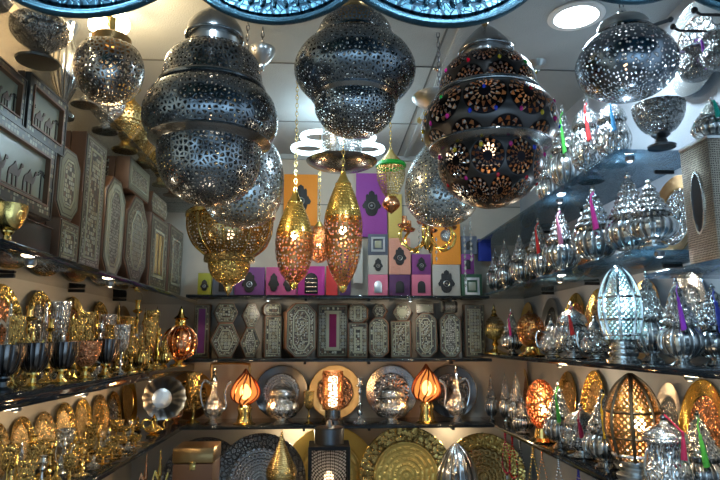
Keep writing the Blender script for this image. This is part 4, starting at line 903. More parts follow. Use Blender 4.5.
for px, yt, m, lab in ((147, 452, 'copper', 'copper ewer at the bottom left, left of its golden twin'), (161, 448, 'gold', 'golden ewer at the bottom left beside the brown box')):
    onback(ewer, (m,), px, yt, 13, 3.1, .551, lab, 'ewer', 'ewers at the bottom left', .5)
# ------------------------------------------------------------------ left wall: dishes and brass
ORD = ['nearest', 'second', 'third', 'fourth', 'fifth', 'sixth', 'seventh', 'eighth', 'ninth', 'tenth', 'eleventh', 'twelfth', 'thirteenth', 'fourteenth', 'fifteenth', 'sixteenth']
for i, (px, yt, rim, well) in enumerate(((8, 251, 'gold_chased', 'copper_chased'), (45, 264, 'brass_chased', 'silver_chased'), (78, 276, 'brass', 'copper'), (104, 282, 'brass_chased', 'copper_chased'), (127, 290, 'bronze', 'plate_old'))):
    X = LW+.05; Y = solve_y(px, X, 1.62); z1 = at_y(px, yt, Y).z; zs = 1.40; dia = .28
    w2 = ('gold rimmed dish with a copper centre', 'gold rimmed dish with a silvery red centre', 'polished brass dish with a plain copper middle', 'brass dish with chased copper centre', 'dull bronze dish')[i]
    lean_plate((rim, well), 'left', px, dia, ZL['mid']+.0, w2+' leaning on the middle left shelf', 'tall dishes on the middle left shelf', 9, max(1, (z1-ZL['mid'])/dia), Y)
GLP = 'round dishes on the lowest left shelf'
for i, (px, yt, rim, well) in enumerate(((-3, 421, 'plate_old', 'brass_chased'), (25, 416, 'brass_chased', 'plate_old'), (47, 411, 'plate_old', 'plate_old'), (67, 402, 'brass_chased', 'plate_old'), (85, 398, 'gold_chased', 'plate_old'), (102, 394, 'plate_old', 'brass_chased'), (116, 391, 'brass_chased', 'silver_chased'))):
    X = LW+.04; Y = solve_y(px, X, 1.1); z1 = at_y(px, yt, Y).z; d = z1-ZL['low']
    lean_plate((rim, well), 'left', px, d*.94, ZL['low'], ORD[i].replace('nearest', 'nearest, half cut,') + ' of seven old gold dishes leaning along the lowest left shelf', GLP, 8, 1.06, Y)
Y = solve_y(131, LW+.05, 1.1); lean_plate(('gold', 'brass_scale'), 'left', 131, .26, ZL['low'], 'tall polished gold oval dish ending the row on the lowest left shelf', GLP, 8, 1.35, Y)
# scalloped silver dish facing the room
P = at_y(163, 398, 3.70); k = depth(P)/F; r = empty('scalloped_dish', (P.x, P.y, P.z-21*k)); D = 42*k
b = new(); T = Matrix.Translation((0, -.02, D/2)) @ Matrix.Rotation(math.radians(82), 4, 'X') @ Matrix.Rotation(.5, 4, 'Y')
lathe(b, [(D*.22, .0), (D*.3, .018), (D*.42, .045), (D*.5, .055), (D*.49, .048), (D*.3, .010), (D*.22, -.006)], 112, 14, .022, T); obj('fluted_rim', b, 'pewter_mid', r)
b = new(); lathe(b, [(0, .004), (D*.12, .010), (D*.23, .002), (D*.23, -.008), (0, -.008)], 32, 0, 0, T); obj('centre', b, 'silver_dull', r)
dz = ZL['low']-r.location.z; b = new(); box(b, (0, .03, (dz+.021)/2), (.05, .05, .019-dz), .003); obj('easel', b, 'walnut_dark', r)
tag(r, 'scalloped dark silver dish with bright centre facing the room at lower left', 'dish')

GE = 'brass vessels on the middle left shelf'
KN = {goblet: 'goblet', ewer: 'ewer', candlestick: 'candlestick', sugar_pot: 'lidded pot', dome_pot: 'domed pot', teapot: 'teapot', burner: 'incense burner', footed_bowl: 'footed bowl'}
seq = [(6, 300, ewer, 'silver'), (26, 306, candlestick, 'brass'), (42, 300, ewer, 'silver'), (57, 304, goblet, 'silver'), (70, 312, ewer, 'brass'), (84, 314, goblet, 'brass'), (95, 310, ewer, 'gold'), (106, 316, goblet, 'silver'), (116, 302, ewer, 'brass'), (126, 318, goblet, 'brass'), (135, 300, candlestick, 'gold'), (143, 308, ewer, 'brass'), (151, 312, goblet, 'brass'), (158, 306, ewer, 'copper')]
MT['gold_chased'] and MT.setdefault('copper_chased', MT['brass_chased'])
for i, (px, yt, kd, met) in enumerate(seq):
    ar = (met,) if kd is not sugar_pot else ('brass',)
    o = side(kd, ar, px, yt, 21-i*.65, -1.06, ZL['mid'], '%s %s, %s along the back row of the middle left shelf' % (dict(silver='pale silver', brass='brass', gold='golden', copper='coppery')[met], KN[kd], ORD[i]), KN[kd], GE, (0, 2.2, -.8, 1.4)[i % 4])
for i, (px, kd, met) in enumerate(((14, goblet, 'brass'), (31, ewer, 'brass'), (48, candlestick, 'gold'), (62, ewer, 'silver'), (75, goblet, 'gold'), (88, ewer, 'brass'), (99, candlestick, 'silver'), (110, goblet, 'brass'), (120, ewer, 'gold'), (130, candlestick, 'brass'), (139, ewer, 'silver'), (148, goblet, 'gold'), (156, candlestick, 'brass'))):
    side(kd, (met,), px, 318+(i*5) % 9, 16-i*.45, -.98, ZL['mid'], '%s %s, %s along the middle row of the middle left shelf' % (dict(silver='pale silver', brass='brass', gold='golden')[met], KN[kd], ORD[i]), KN[kd], GE, (1.9, .4, -.7)[i % 3])
seq = [(4, 345, 'bowl_dark', 'pewter'), (34, 343, 'bowl_dark', 'brass'), (62, 342, 'bowl_dark', 'brass'), (86, 341, 'copper_chased', 'brass'), (106, 339, 'bowl_dark', 'brass')]
for i, (px, yt, m1, m2) in enumerate(seq):
    o = side(footed_bowl, (m1, m2), px, yt, 38-i*3, -.905, ZL['mid'], '%s fluted footed bowl, %s along the front of the middle left shelf' % (('black', 'black', 'black', 'coppery', 'dark bronze')[i], ORD[i]), 'bowl', 'fluted bowls on the middle left shelf')
for i, (px, yt, kd, met) in enumerate(((121, 326, goblet, 'silver'), (131, 318, burner, 'brass'), (140, 330, sugar_pot, 'brass'), (149, 322, goblet, 'brass'), (157, 328, candlestick, 'gold'), (164, 334, sugar_pot, 'brass'),)):
    side(kd, (met,) if kd is not sugar_pot else ('brass',), px, yt, 16-i*.4, -.915, ZL['mid'], '%s %s, %s past the bowls at the front of the middle left shelf' % (dict(silver='pale silver', brass='brass', gold='golden', copper='coppery')[met], KN[kd], ORD[i].replace('nearest', 'first')), KN[kd], GE)
# brass burner of coiled wire at the end of the shelf
Y = 3.66; Q = at_y(182, 297, Y); zs = ZL['mid']; r = empty('wire_ball_lamp', (Q.x-.0, Y, zs)); k = depth(Q)/F; H = min(Q.z-zs, headroom(-1, zs)-.03)
b = new(); lathe(b, [(0, 0), (.05, 0), (.05, .008), (.02, .02), (.03, .035)], 20); obj('base', b, 'brass', r)
zc, R_ = .035+17*k, 17*k; b = new(); ball(b, (0, 0, zc), R_*.86, 16); obj('inner_glass', b, 'copper', r)
for i in range(9):
    b = new(); M = Matrix.Rotation(PI*i/9, 3, 'Z') @ Matrix.Rotation(.5, 3, 'Y'); tube(b, [M @ Vector((R_*math.cos(2*PI*j/28), 0, R_*math.sin(2*PI*j/28)))+Vector((0, 0, zc)) for j in range(28)], .003, 5, True); obj('wire', b, 'copper', r)
b = new(); lathe(b, [(.03, zc+R_-.004), (.035, zc+R_+.01), (.03, zc+R_+.03), (.045, zc+R_+.04), (.02, zc+R_+.06), (.012, H-.03), (0, H)], 18); obj('spire', b, 'gold', r); tag(r, 'coiled copper wire ball lamp with gold spire at the end of the middle left shelf', 'lamp')

GS2 = 'small brass goods on the lowest left shelf'
ws = [goblet, ewer, candlestick, goblet, ewer, goblet, candlestick, ewer, goblet, candlestick, ewer, goblet, goblet, candlestick, ewer]
for i, px in enumerate((8, 20, 32, 44, 55, 65, 75, 84, 93, 101, 109, 117, 124, 131, 138)):
    kd = ws[i]; met = ('brass', 'silver', 'gold', 'brass')[i % 4]
    side(kd, (met,), px, 446-i*1.6-(i % 3)*4, 20-i*.5, -1.07, ZL['low'], 'little %s %s, %s before the old gold dishes on the lowest left shelf' % (dict(silver='silvery', brass='brass', gold='golden')[met], KN[kd], ORD[i]), KN[kd], GS2, (0, 1.8, .6)[i % 3])
for i, px in enumerate((10, 26, 42, 57, 71, 83, 94, 104, 113, 121, 129, 136, 143)):
    kd = ws[(i+4) % 15]; met = ('brass', 'brass', 'silver', 'gold')[i % 4]
    side(kd, (met,), px, 468-i*2.2-(i % 3)*4, 18-i*.5, -.92, ZL['low'], 'little %s %s, %s along the front edge of the lowest left shelf' % (dict(silver='silvery', brass='brass', gold='golden')[met], KN[kd], ORD[i]), KN[kd], GS2, (2.0, 0, .9)[i % 3])
for i, px in enumerate((16, 34, 50, 64, 77, 89, 99, 108, 117, 125, 133)):
    kd = ws[(i+7) % 15]; met = ('gold', 'brass', 'brass', 'silver')[i % 4]
    side(kd, (met,), px, 452-i*1.9-(i % 4)*4, 16-i*.4, -1.0, ZL['low'], 'little %s %s, %s in the middle row of the lowest left shelf' % (dict(silver='silvery', brass='brass', gold='golden')[met], KN[kd], ORD[i]), KN[kd], GS2, (.3, 2.1, 1.2)[i % 3])
o = side(ewer, ('gold',), 154, 414, 22, -.93, ZL['low'], 'golden ewer with curling spout before the scalloped silver dish', 'ewer', GS2, .3)
for i, (px, yt, kd, met) in enumerate(((169, 412, goblet, 'copper'), (173, 396, candlestick, 'gold'), (186, 392, ewer, 'copper'), (180, 374, sugar_pot, 'brass'))):
    if i == 2: side(kd, (met,), px, yt, 13, -.91+.02*(i % 2), ZL['low'], ('coppery goblet right of the scalloped silver dish', 'golden candlestick at the far end of the lowest left shelf', 'coppery ewer at the far end of the lowest left shelf')[i], KN[kd], GS2, .5)

# ------------------------------------------------------------------ left wall: inlaid boxes and framed scenes on the upper shelf
CAMEL = [(-.5, 0), (-.44, 0), (-.42, .3), (-.36, .42), (-.2, .42), (-.18, 0), (-.11, 0), (-.1, .4), (.08, .42), (.1, 0), (.17, 0), (.18, .42), (.26, .45), (.36, .62), (.42, .86), (.52, .86), (.55, .92), (.48, 1), (.38, .98), (.3, .76), (.18, .68), (.06, .82), (-.04, .95), (-.16, .8), (-.3, .7), (-.44, .6), (-.5, .4)]
def scene_picture(w, h, camels=2):
    r = empty('inlaid_picture'); up = lambda L: [(x, z+h/2) for x, z in L]; m = min(w, h)
    b = new(); box(b, (0, -.012, h/2), (w, .024, h), .003); obj('backboard', b, 'walnut_dark', r)
    b = new(); ring(b, up(rect(w-.006, h-.006)), up(rect(w-m*.1, h-m*.1)), -.042, -.02); fr = obj('outer_frame', b, 'ebony', r)
    b = new(); ring(b, up(rect(w-m*.1, h-m*.1)), up(rect(w-m*.32, h-m*.32)), -.04, -.02); obj('inlay_border', b, 'inlay_band', r)
    b = new(); ring(b, up(rect(w-m*.32, h-m*.32)), up(rect(w-m*.38, h-m*.38)), -.044, -.02); obj('inner_frame', b, 'walnut', r)
    b = new(); box(b, (0, -.026, h/2), (w-m*.38, .004, h-m*.38)); pn = obj('scene_panel', b, 'pearl_scene', r)
    iw, ih = w-m*.4, h-m*.4; z0 = m*.24; s = min(ih*.55, iw/(camels+1.2))
    for i in range(camels):
        cx = (i-(camels-1)/2)*s*1.1; b = new(); prism(b, [(cx+x*s, z0+z*s) for x, z in CAMEL], -.0305, -.027); obj('camel_figure', b, 'walnut_dark', pn)
    for sx in (-1, 1):
        px_ = sx*(iw/2-s*.25); b = new(); box(b, (px_, -.029, z0+s*.5), (s*.06, .003, s))
        for a in range(7):
            t = PI*(a/6)*1.1-.15; tube(b, spl([(px_, -.0295, z0+s), (px_+s*.16*math.cos(t), -.0295, z0+s+s*.16*math.sin(t)), (px_+s*.27*math.cos(t), -.0295, z0+s+s*.18*math.sin(t)-s*.06)], 3), s*.022, 5)
        obj('palm_figure', b, 'ebony', pn)
    b = new(); box(b, (0, -.0285, z0), (iw, .003, .004)); obj('ground_line', b, 'walnut', pn)
    return r
def on_left(o, px0, px1, yt, yb, X, label, cat='box', group=None): pass
def left_item(px0, px1, ytR, ybR, X, build, label, cat, zfix=None, group='inlaid boxes and framed scenes on the upper left shelf', tilt=0):
    ym = (ytR+ybR)/2; Yn = at_x(px0, ym+(ym-342)*0, X).y if px0 > -60 else 1.6
    zm = at_x(px1, ym, X).z; Y0, Y1 = solve_y(px0, X, zm), solve_y(px1, X, zm)
    z1 = at_y(px1, ytR, Y1).z; z0 = zfix if zfix is not None else at_y(px1, ybR, Y1).z
    o = build(Y1-Y0, z1-z0); o.location = (X, (Y0+Y1)/2, z0); o.rotation_euler = (-tilt, 0, PI/2); tag(o, label, cat, group)
    return z1, Y0, Y1
def plinth(w, h):
    r = empty('display_plinth'); b = new(); box(b, (0, .1, h/2), (w, .2, h), .004); obj('block', b, 'ebony', r); b = new(); box(b, (0, .1, h-.004), (w+.006, .206, .006), .002); obj('top_board', b, 'walnut_dark', r); return r
zu = ZL['upper']+.001
# front faces stand at X; the bodies reach back towards the wall
def bx(kd, c, dp, cen, brd, sm='walnut', felt=None):
    def f(w, h):
        o = inlaid(kd, w, h, dp, min(w, h)*c, cen, brd, sm, felt)
        for ch in o.children:
            ch.location.y += dp
        return o
    return f
def scn(k):
    def f(w, h):
        o = scene_picture(w, h, k)
        for ch in o.children: ch.location.y += .044
        return o
    return f
zA, ya, yb_ = left_item(-24, 50, 228, 282, -.945, plinth, 'black plinth under the big framed camel scene', 'stand', zu)
side(footed_bowl, ('brass', 'brass'), 9, 205, 34, -.895, ZL['upper'], 'shiny brass bowl at the left edge before the black plinth', 'bowl')
zB_, _, _ = left_item(-24, 55, 150, 228, -.90, scn(3), 'big framed scene of dark camels and palms on the upper left shelf', 'picture', zA+.001)
left_item(-14, 27, 80, 124, -.92, scn(2), 'small framed camel scene at the left edge, high on the stack', 'picture', zB_+.001)
left_item(30, 68, 105, 143, -.92, scn(2), 'small framed camel scene second from the left edge, high on the stack', 'picture', zB_+.001)
zC, _, _ = left_item(59, 77.5, 226, 268, -.93, bx('rect', 0, .14, 'inlay_pearl', 'inlay_fine'), 'low inlaid box under the stepped octagonal one', 'box', zu)
left_item(57, 79, 158, 226, -.93, bx('oct', .25, .1, 'inlay_pearl', 'pearl_dim'), 'stepped octagonal inlaid box beside the big camel scene', 'box', zC+.001)
left_item(82, 103, 149, 268, -.93, bx('rect', 0, .16, 'inlay_pearl', 'inlay_grey'), 'tallest upright inlaid box with rows of squares on the upper left shelf', 'box', zu)
left_item(104.5, 124, 186, 268, -.93, bx('oct', .3, .16, 'inlay_grey', 'pearl'), 'octagonal inlaid box with bright pearl border on the upper left shelf', 'box', zu)
zD, _, _ = left_item(126, 147, 205, 275, -.93, bx('oct', .32, .16, 'inlay_star', 'inlay_fine'), 'octagonal inlaid box with chequered lid, right of the pearl bordered one', 'box', zu)
left_item(129, 149, 175, 205, -.93, bx('rect', 0, .18, 'inlay_fine', 'pearl_dim', 'antique'), 'small inlaid chest lying on the chequered octagonal box', 'box', zD+.001) if 0 else left_item(129, 149, 175, 205, -.93, bx('rect', 0, .18, 'inlay_fine', 'pearl_dim'), 'small inlaid chest lying on the chequered octagonal box', 'box', zD+.001)
zE, _, _ = left_item(150, 167, 224, 283, -.93, bx('rect', 0, .16, 'brass_flute', 'inlay_band'), 'gilded ribbed upright box near the far end of the upper left shelf', 'box', zu)
left_item(151, 167, 204, 224, -.93, bx('hex', .25, .12, 'inlay_pearl', 'inlay_fine'), 'hexagonal inlaid box on the gilded ribbed one', 'box', zE+.001)
left_item(169, 182, 233, 290, -.93, bx('rect', 0, .14, 'inlay_pearl', 'inlay_band'), 'narrow inlaid box at the far end of the upper left shelf, warm lit', 'box', zu)
# ------------------------------------------------------------------ left wall: top shelf
GT = 'big vases on the top left shelf'
zt = ZL['top']
for kd, ar, px, yt, w, X, lab, cat in ((footed_bowl, ('silver_chased', 'pewter'), -14, -6, 50, -.95, 'silver bowl cut by the left edge on the top left shelf', 'bowl'), (vase, ('silver_dull', 'dark_chased'), 40, 2, 58, -.93, 'big dark silver vase on the top left shelf', 'vase'),
    (vase, ('silver', 'silver_flute'), 64, 18, 32, -1.06, 'fluted silver vase behind the big dark silver vase', 'vase'), (burner, ('silver',), 86, 28, 26, -.92, 'silver burner left of the bronze ball lantern', 'burner'), (vase, ('silver', 'silver_chased'), 106, 78, 36, -.95, 'bright silver vase below the bronze ball lantern', 'vase'),
    (vase, ('gold', 'brass_scale', 1), 126, 88, 36, -.95, 'faceted gold vase right of the bright silver vase', 'vase'), (vase, ('brass', 'antique_gold', 1), 143, 112, 32, -.94, 'faceted old gold vase near the big left lantern', 'vase'), (footed_bowl, ('brass_chased', 'brass'), 160, 150, 28, -.96, 'brass bowl on the top left shelf, behind the big left lantern', 'bowl'), (vase, ('copper', 'copper_chased'), 172, 166, 24, -.95, 'copper vase at the far end of the top left shelf', 'vase')):
    side(kd, ar, px, yt, w, X, zt, lab, cat, GT)

# ------------------------------------------------------------------ right wall
GR = 'dishes on the right wall'
def rplate(args, px, yt, yb, zs, lab, lean=7, cap=9, oval=None):
    X = RW-.04; zmid = zs+.12; Y = solve_y(px, X, zmid); z1 = at_y(px, yt, Y).z; d = z1-zs; dia = min(d, cap)
    return lean_plate(args, 'right', px, dia, zs, lab, GR, lean, d/dia, Y)
rplate(('silver', 'silver_chased'), 691, 6, 96, at_y(691, 97, solve_y(691, RW-.02, 2.5)).z, 'large bright silver dish hung high on the right wall', 1)
b = new()
for px, yt, ar, lab in ((527, 226, ('bronze', 'copper_chased'), 'small bronze dish at the far end of the right upper shelf'), (561, 203, ('silver_dull', 'dark_chased'), 'dark silver dish behind the pink tasselled pot'), (586, 188, ('gold', 'copper_chased'), 'gold rimmed dish behind the magenta tasselled pot'), (632, 160, ('silver_dull', 'dark_chased'), 'grey silver dish behind the two tallest pots'), (676, 138, ('bronze', 'silver_chased'), 'largest old silver dish behind the pierced metal box')):
    rplate(ar, px, yt, 0, ZR['upper'], lab, 8, .32)
for px, yt, ar, lab in ((527, 298, ('brass', 'copper_chased'), 'gold rimmed dish at the far end of the right middle shelf'), (550, 296, ('silver_dull', 'dark_chased'), 'dark silver dish behind the silver teapot, right middle shelf'), (575, 281, ('gold', 'copper_chased'), 'golden dish behind the red tasselled pot, right middle shelf'), (598, 279, ('brass', 'plate_old'), 'brass dish left of the blue lit lamp'), (645, 264, ('bronze', 'plate_old'), 'bronze dish behind the tall pagoda pot right of the blue lamp'), (688, 259, ('silver', 'silver_chased'), 'bright silver dish at the right, behind the purple tasselled pot')):
    rplate(ar, px, yt, 0, ZR['mid'], lab, 8, .27)
for px, yt, ar, lab in ((522, 368, ('gold', 'copper_chased'), 'gold rimmed dish left of the amber ball lamp'), (567, 371, ('brass', 'plate_old'), 'brown gold dish right of the amber ball lamp'), (594, 370, ('gold_chased', 'plate_old'), 'sparkling gold dish left of the amber egg lamp'), (668, 382, ('silver_dull', 'dark_chased'), 'dark silver dish right of the amber egg lamp'), (705, 377, ('gold', 'copper_chased'), 'glowing copper dish at the right edge of the lowest shelf')):
    rplate(ar, px, yt, 0, ZR['low'], lab, 8, .20 if px == 668 else .27)
GK = 'silver pots on the right shelves'
TP = [ # kind, metal, tassel, px, ytop, width, X, shelf, label
 (sugar_pot, None, 548, 146, 24, 1.14, 'top', 'small silver pot at the far end of the top glass shelf'), (sugar_pot, 'green', 566, 104, 34, 1.13, 'top', 'silver pot with a green tassel on the top glass shelf'),
 (dome_pot, 'red', 590, 94, 38, 1.14, 'top', 'domed silver pot with a red tassel on the top glass shelf'), (dome_pot, 'cyan', 614, 92, 36, 1.13, 'top', 'domed silver pot with a blue tassel on the top glass shelf'),
 (sugar_pot, None, 493, 247, 19, 1.12, 'upper', 'farthest silver pot on the right upper shelf'), (sugar_pot, None, 506, 238, 21, 1.13, 'upper', 'second farthest silver pot on the right upper shelf, by the blue panel'), (sugar_pot, None, 521, 232, 24, 1.12, 'upper', 'third farthest silver pot on the right upper shelf, left of the red tassel'),
 (sugar_pot, 'red', 540, 217, 30, 1.12, 'upper', 'silver pagoda pot with a red tassel on the right upper shelf'), (sugar_pot, 'pink', 562, 202, 38, 1.13, 'upper', 'silver pagoda pot with a pink tassel on the right upper shelf'), (sugar_pot, 'magenta', 596, 185, 48, 1.13, 'upper', 'silver pagoda pot with a magenta tassel on the right upper shelf'),
 (sugar_pot, None, 632, 161, 54, 1.17, 'upper', 'tallest silver pagoda pot on the right upper shelf'), (sugar_pot, None, 652, 178, 50, 1.09, 'upper', 'nearest silver pagoda pot on the right upper shelf, before the old silver dish'),
 (sugar_pot, 'magenta', 512, 308, 22, 1.13, 'mid', 'small silver pot with a magenta tassel right of the gold burner'), (teapot, None, 552, 316, 30, 1.14, 'mid', 'silver teapot right of the gold pierced ball'), (dome_pot, 'red', 573, 300, 38, 1.12, 'mid', 'domed silver pot with a red tassel on the right middle shelf'), (teapot, None, 596, 314, 36, 1.16, 'mid', 'silver teapot just left of the blue lit lamp'),
 (sugar_pot, None, 651, 270, 44, 1.215, 'mid', 'tall silver pagoda pot just right of the blue lit lamp'), (sugar_pot, 'purple', 681, 277, 46, 1.09, 'mid', 'silver pagoda pot with a purple tassel on the right middle shelf'), (sugar_pot, 'blue', 717, 264, 56, 1.24, 'mid', 'silver pagoda pot with a blue tassel cut by the right edge'),
 (sugar_pot, None, 486, 374, 13, 1.06, 'low', 'farthest silver pot on the lowest right shelf'), (sugar_pot, None, 506, 372, 13, 1.12, 'low', 'second farthest silver pot on the lowest right shelf'), (sugar_pot, None, 517, 371, 18, 1.12, 'low', 'third farthest silver pot on the lowest right shelf'), (sugar_pot, None, 523, 396, 22, 1.09, 'low', 'short silver pot left of the amber ball lamp'),
 (sugar_pot, 'green', 560, 380, 32, 1.11, 'low', 'silver pagoda pot with a green tassel right of the amber ball lamp'), (dome_pot, 'crimson', 582, 402, 42, 1.12, 'low', 'domed silver pot with a crimson tassel on the lowest right shelf'), (sugar_pot, 'yellow', 606, 387, 46, 1.12, 'low', 'silver pagoda pot with a yellow tassel left of the amber egg lamp'),
 (urn_pot, 'crimson', 668, 411, 50, 1.065, 'low', 'dark silver urn with a crimson tassel right of the amber egg lamp'), (sugar_pot, 'green', 702, 410, 54, 1.215, 'low', 'dark silver pagoda pot with a green tassel at the lower right corner')]
for kd, col, px, yt, w, X, sh, lab in TP:
    ar = ('silver', col) if kd is not teapot else ('silver', None)
    side(kd, ar, px, yt, w*.97, X, ZR[sh], lab, 'pot' if kd is not teapot else 'teapot', GK, h=.262 if px == 717 else None)
side(footed_bowl, ('dark_chased', 'pewter'), 660, 74, 50, 1.19, ZR['top'], 'dark silver bowl at the near end of the top glass shelf', 'bowl', None, h=.16)
side(burner, ('brass',), 495, 303, 24, 1.09, ZR['mid'], 'gold incense burner with a tall spire right of the inlaid boxes', 'burner', None)
# gold pierced ball, amber ball lamp
def ball_lamp(px, ytop, w, X, zs, lab, lit, name='ball_lamp', base='brass'):
    Y = solve_y(px, X, zs+.1); P = Vector((X, Y, zs)); k = depth(P)/F; R_ = w*k/2; H = at_y(px, ytop, Y).z-zs; r = empty(name, P)
    b = new(); lathe(b, [(0, 0), (R_*.9, 0), (R_*.95, .008), (R_*.6, .022), (R_*.45, max(.037, H*.22))], 26); obj('base', b, base, r)
    hz = max(.035, H*.2); zc = (H+hz)/2; sz = (H-hz)/2/R_
    b = new(); lathe(b, [(R_*math.sin(PI*i/16), zc-R_*sz*math.cos(PI*i/16)) for i in range(1, 17)], 36); obj('pierced_shade', b, 'pierce_gold', r)
    if lit:
        b = new(); ball(b, (0, -R_*.3, zc-R_*.35), R_*.25, 12, 1.3); obj('bulb', b, 'bulb_hot', r); light('ball_lamp_light', P+Vector((0, -R_*.3, zc+.02)), WARM, 2.5, .02)
    return tag(r, lab, 'lamp')
ball_lamp(531, 313, 28, 1.10, ZR['mid'], 'gold pierced ball on the right middle shelf between burner and teapot', False, 'pierced_ball')
ball_lamp(542, 379, 30, 1.09, ZR['low'], 'amber pierced ball lamp glowing on the lowest right shelf', True)
def egg_lamp(px, ytop, w, X, zs, lab, pm, ribm, basem, bm_, col, e, hb=.24):
    Y = solve_y(px, X, zs+.15); P = Vector((X, Y, zs)); k = depth(P)/F; R_ = w*k/2; H = min(at_y(px, ytop, Y).z-zs, headroom(X, zs)-.014); r = empty('egg_lamp', P)
    zb = H*hb; S = H-zb
    b = new(); lathe(b, [(0, 0), (R_*.82, 0), (R_*.84, zb*.14), (R_*.62, zb*.22), (R_*.72, zb*.34), (R_*.74, zb*.46), (R_*.55, zb*.52), (R_*.62, zb*.66), (R_*.62, zb*.76), (R_*.52, zb*.82), (R_*.7, zb)], 30); obj('base', b, basem, r)
    prof = [tuple(q) for q in spl([(R_*.7, zb), (R_*.88, zb+S*.16), (R_, zb+S*.38), (R_*.9, zb+S*.62), (R_*.58, zb+S*.84), (R_*.2, zb+S*.96), (0, H)], 4)]
    b = new(); lathe(b, prof, 48); obj('lattice_shade', b, pm, r)
    for i in range(8):
        a = 2*PI*(i+.35)/8; b = new(); tube(b, [(q*1.01*math.cos(a), q*1.01*math.sin(a), z) for q, z in prof[:-1]], .0065, 6); obj('rib', b, ribm, r)
    for f in (.27, .58):
        q = min(prof, key=lambda t: abs(t[1]-zb-S*f)); b = new(); tube(b, [(q[0]*1.0*math.cos(2*PI*j/40), q[0]*1.0*math.sin(2*PI*j/40), q[1]) for j in range(40)], .005, 6, True); obj('hoop', b, ribm, r)
    b = new()
    for j in range(26):
        a = 2*PI*j/26; ball(b, (R_*.8*math.cos(a), R_*.8*math.sin(a), zb+S*.06), .006, 6)
    tube(b, [(R_*.78*math.cos(2*PI*j/40), R_*.78*math.sin(2*PI*j/40), zb+S*.06) for j in range(40)], .006, 6, True); obj('beaded_band', b, basem, r)
    b = new(); ball(b, (R_*.05, -R_*.35, zb+S*.42), R_*.2, 14, 1.2); obj('bulb', b, bm_, r); light('egg_lamp_light', P+Vector((0, -R_*.2, zb+S*.5)), col, e, .03)
    return tag(r, lab, 'lamp')
egg_lamp(635, 370, 54, 1.075, ZR['low'], 'amber egg shaped lattice lamp glowing at the lower right', 'pierce_lattice', 'bronze_dark', 'silver_dull', 'bulb_hot', (1, .62, .28), 3.5)
egg_lamp(621, 264, 40, 1.08, ZR['mid'], 'tall silver lotus lamp glowing pale blue on the right middle shelf', 'pierce_blue', 'silver', 'silver', 'bulb_cool', (.5, .88, 1), 2.0)
# pierced metal box
P = at_y(684, 255, 1.66); zc = 1.721; A = at_y(684, 200, 1.66); r = empty('pierced_box', (1.06+.07, solve_y(698, 1.06, 1.9), zc), -PI/2); h = at_y(684, 161, 1.76).z-zc
b = new(); box(b, (0, .0, h/2), (.135, .14, h), .004); obj('body', b, 'box_pierced', r)
pts = [(.024*math.cos(a)*1.0, .085*math.sin(a)) for a in [2*PI*i/24 for i in range(24)]]
b = new(); ring(b, [(x*1.2, z*1.08+h*.5) for x, z in pts], [(x, z+h*.5) for x, z in pts], -.074, -.069); obj('slot_rim', b, 'silver', r)
b = new(); prism(b, [(x, z+h*.5) for x, z in pts], -.0712, -.0702); obj('slot', b, 'black_iron', r)
b = new(); box(b, (0, 0, h+.004), (.139, .144, .01), .003); obj('lid', b, 'silver_dull', r); tag(r, 'upright pierced metal box with an oval slot at the right edge', 'box'); BOXT = (r.location.x, r.location.y, zc+h+.01)
o = put(make(sugar_pot, 'silver', 'teal'), None, 'silver pot with a teal tassel standing on the pierced metal box', 'pot', GK, (BOXT[0], BOXT[1], BOXT[2]), .125, at_y(704, 97, BOXT[1]).z-BOXT[2])
# hook rail with hanging jugs
for px, py, lab, col in ((693, 44, 'silver jug hanging from the lower wall hook with purple tassel', 'purple'), (716, 28, 'silver jug hanging at the right edge', None)):
    Y = 1.86 if px < 700 else 1.7; P = at_y(px, py-13, Y); h = empty('wall_hook', (RW, Y, P.z)); L = RW-P.x
    b = new(); tube(b, [(0, 0, -.0), (-L-.05, 0, 0), (-L-.07, 0, .012)], .005, 8); ball(b, (-L-.07, 0, .014), .011, 8); obj('rod', b, 'black_iron', h)
    b = new(); box(b, (-.004, 0, 0), (.008, .04, .06), .002); obj('wall_plate', b, 'black_iron', h); tag(h, 'black wall hook carrying the '+lab, 'hook', 'wall hooks')
    D = .115; Hh = .15; j = make(jug, 'silver', col); j.location = (P.x, Y, P.z-Hh*1.22); j.scale = (D, D, Hh); j.rotation_euler = (0, 0, PI if not col else 0)
    tag(j, lab, 'jug', 'hanging jugs')
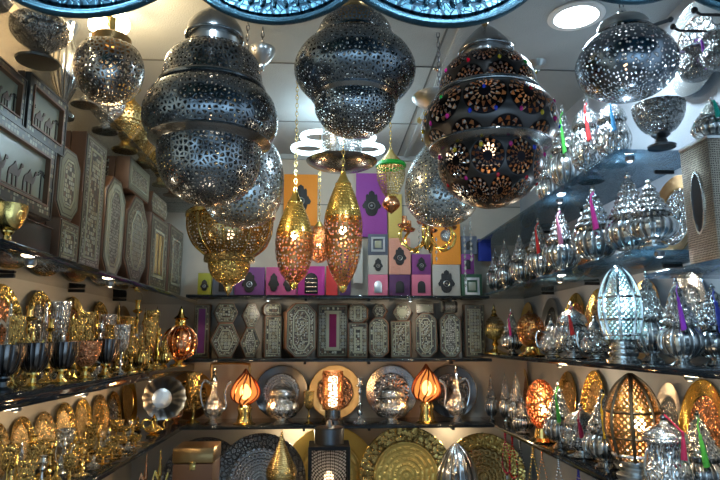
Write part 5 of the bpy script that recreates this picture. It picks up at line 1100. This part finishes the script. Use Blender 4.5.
# necklaces hanging under the lowest right shelf
rl = empty('necklace_rail', (RF+.05, 0, .970)); b = new(); tube(b, [(0, 2.3, 0), (0, 3.6, 0)], .006, 8); obj('rod', b, 'black_iron', rl)
for y in (2.35, 2.95, 3.55):
    b = new(); box(b, (0, y, .005), (.012, .012, .02), .002); obj('clip', b, 'black_iron', rl)
tag(rl, 'black rod under the lowest right shelf carrying necklaces', 'rail')
for i, (px, m, lab) in enumerate(((506, 'thread_crimson', 'crimson bead necklace hanging nearest the gold trays'), (513, 'gem_red', 'bright red bead necklace hanging beside the crimson one'), (521, 'pewter', 'black bead necklace hanging right of the red ones'), (534, 'gold', 'gold chain necklace hanging left of its copper twin'), (543, 'copper', 'copper chain necklace hanging right of the gold one'), (560, 'silver', 'silver bead necklace hanging near the lower right'), (580, 'thread_blue', 'blue bead necklace hanging near the lower right'))):
    X = RF+.05; Y = solve_y(px, X, .85); r = empty('necklace', (X, Y, .965)); b = new(); n = 44
    for j in range(n):
        a = 2*PI*j/n; ball(b, (.012*math.sin(a*2), .05*math.sin(a), -.11+.118*math.cos(a)), .0052, 6)
    obj('beads', b, m, r); b = new(); lathe(b, [(0, -.02), (.012, -.01), (.012, .01), (0, .02)], 10, M=Matrix.Translation((0, 0, -.25))); obj('pendant', b, 'silver', r); tag(r, lab, 'necklace', 'necklaces under the lowest right shelf')

# ------------------------------------------------------------------ daylight from the street in front of the shop
w = bpy.data.worlds.new('street_daylight'); scene.world = w; w.use_nodes = True; t = w.node_tree; t.nodes.clear()
out = t.nodes.new('ShaderNodeOutputWorld'); bg = t.nodes.new('ShaderNodeBackground'); tc = t.nodes.new('ShaderNodeTexCoord')
vo = t.nodes.new('ShaderNodeTexVoronoi'); vo.inputs['Scale'].default_value = 3.2; t.links.new(tc.outputs['Generated'], vo.inputs['Vector'])
sp = t.nodes.new('ShaderNodeSeparateColor'); t.links.new(vo.outputs['Color'], sp.inputs[0])
cr = t.nodes.new('ShaderNodeValToRGB'); e = cr.color_ramp.elements; e[0].position = .0; e[0].color = (.015, .02, .025, 1); e[1].position = 1; e[1].color = (.75, 1.15, 1.5, 1)
q = e.new(.45); q.color = (.04, .055, .07, 1); q = e.new(.7); q.color = (.22, .32, .40, 1)
t.links.new(sp.outputs[0], cr.inputs[0]); t.links.new(cr.outputs[0], bg.inputs[0]); bg.inputs[1].default_value = 1.3; t.links.new(bg.outputs[0], out.inputs[0])
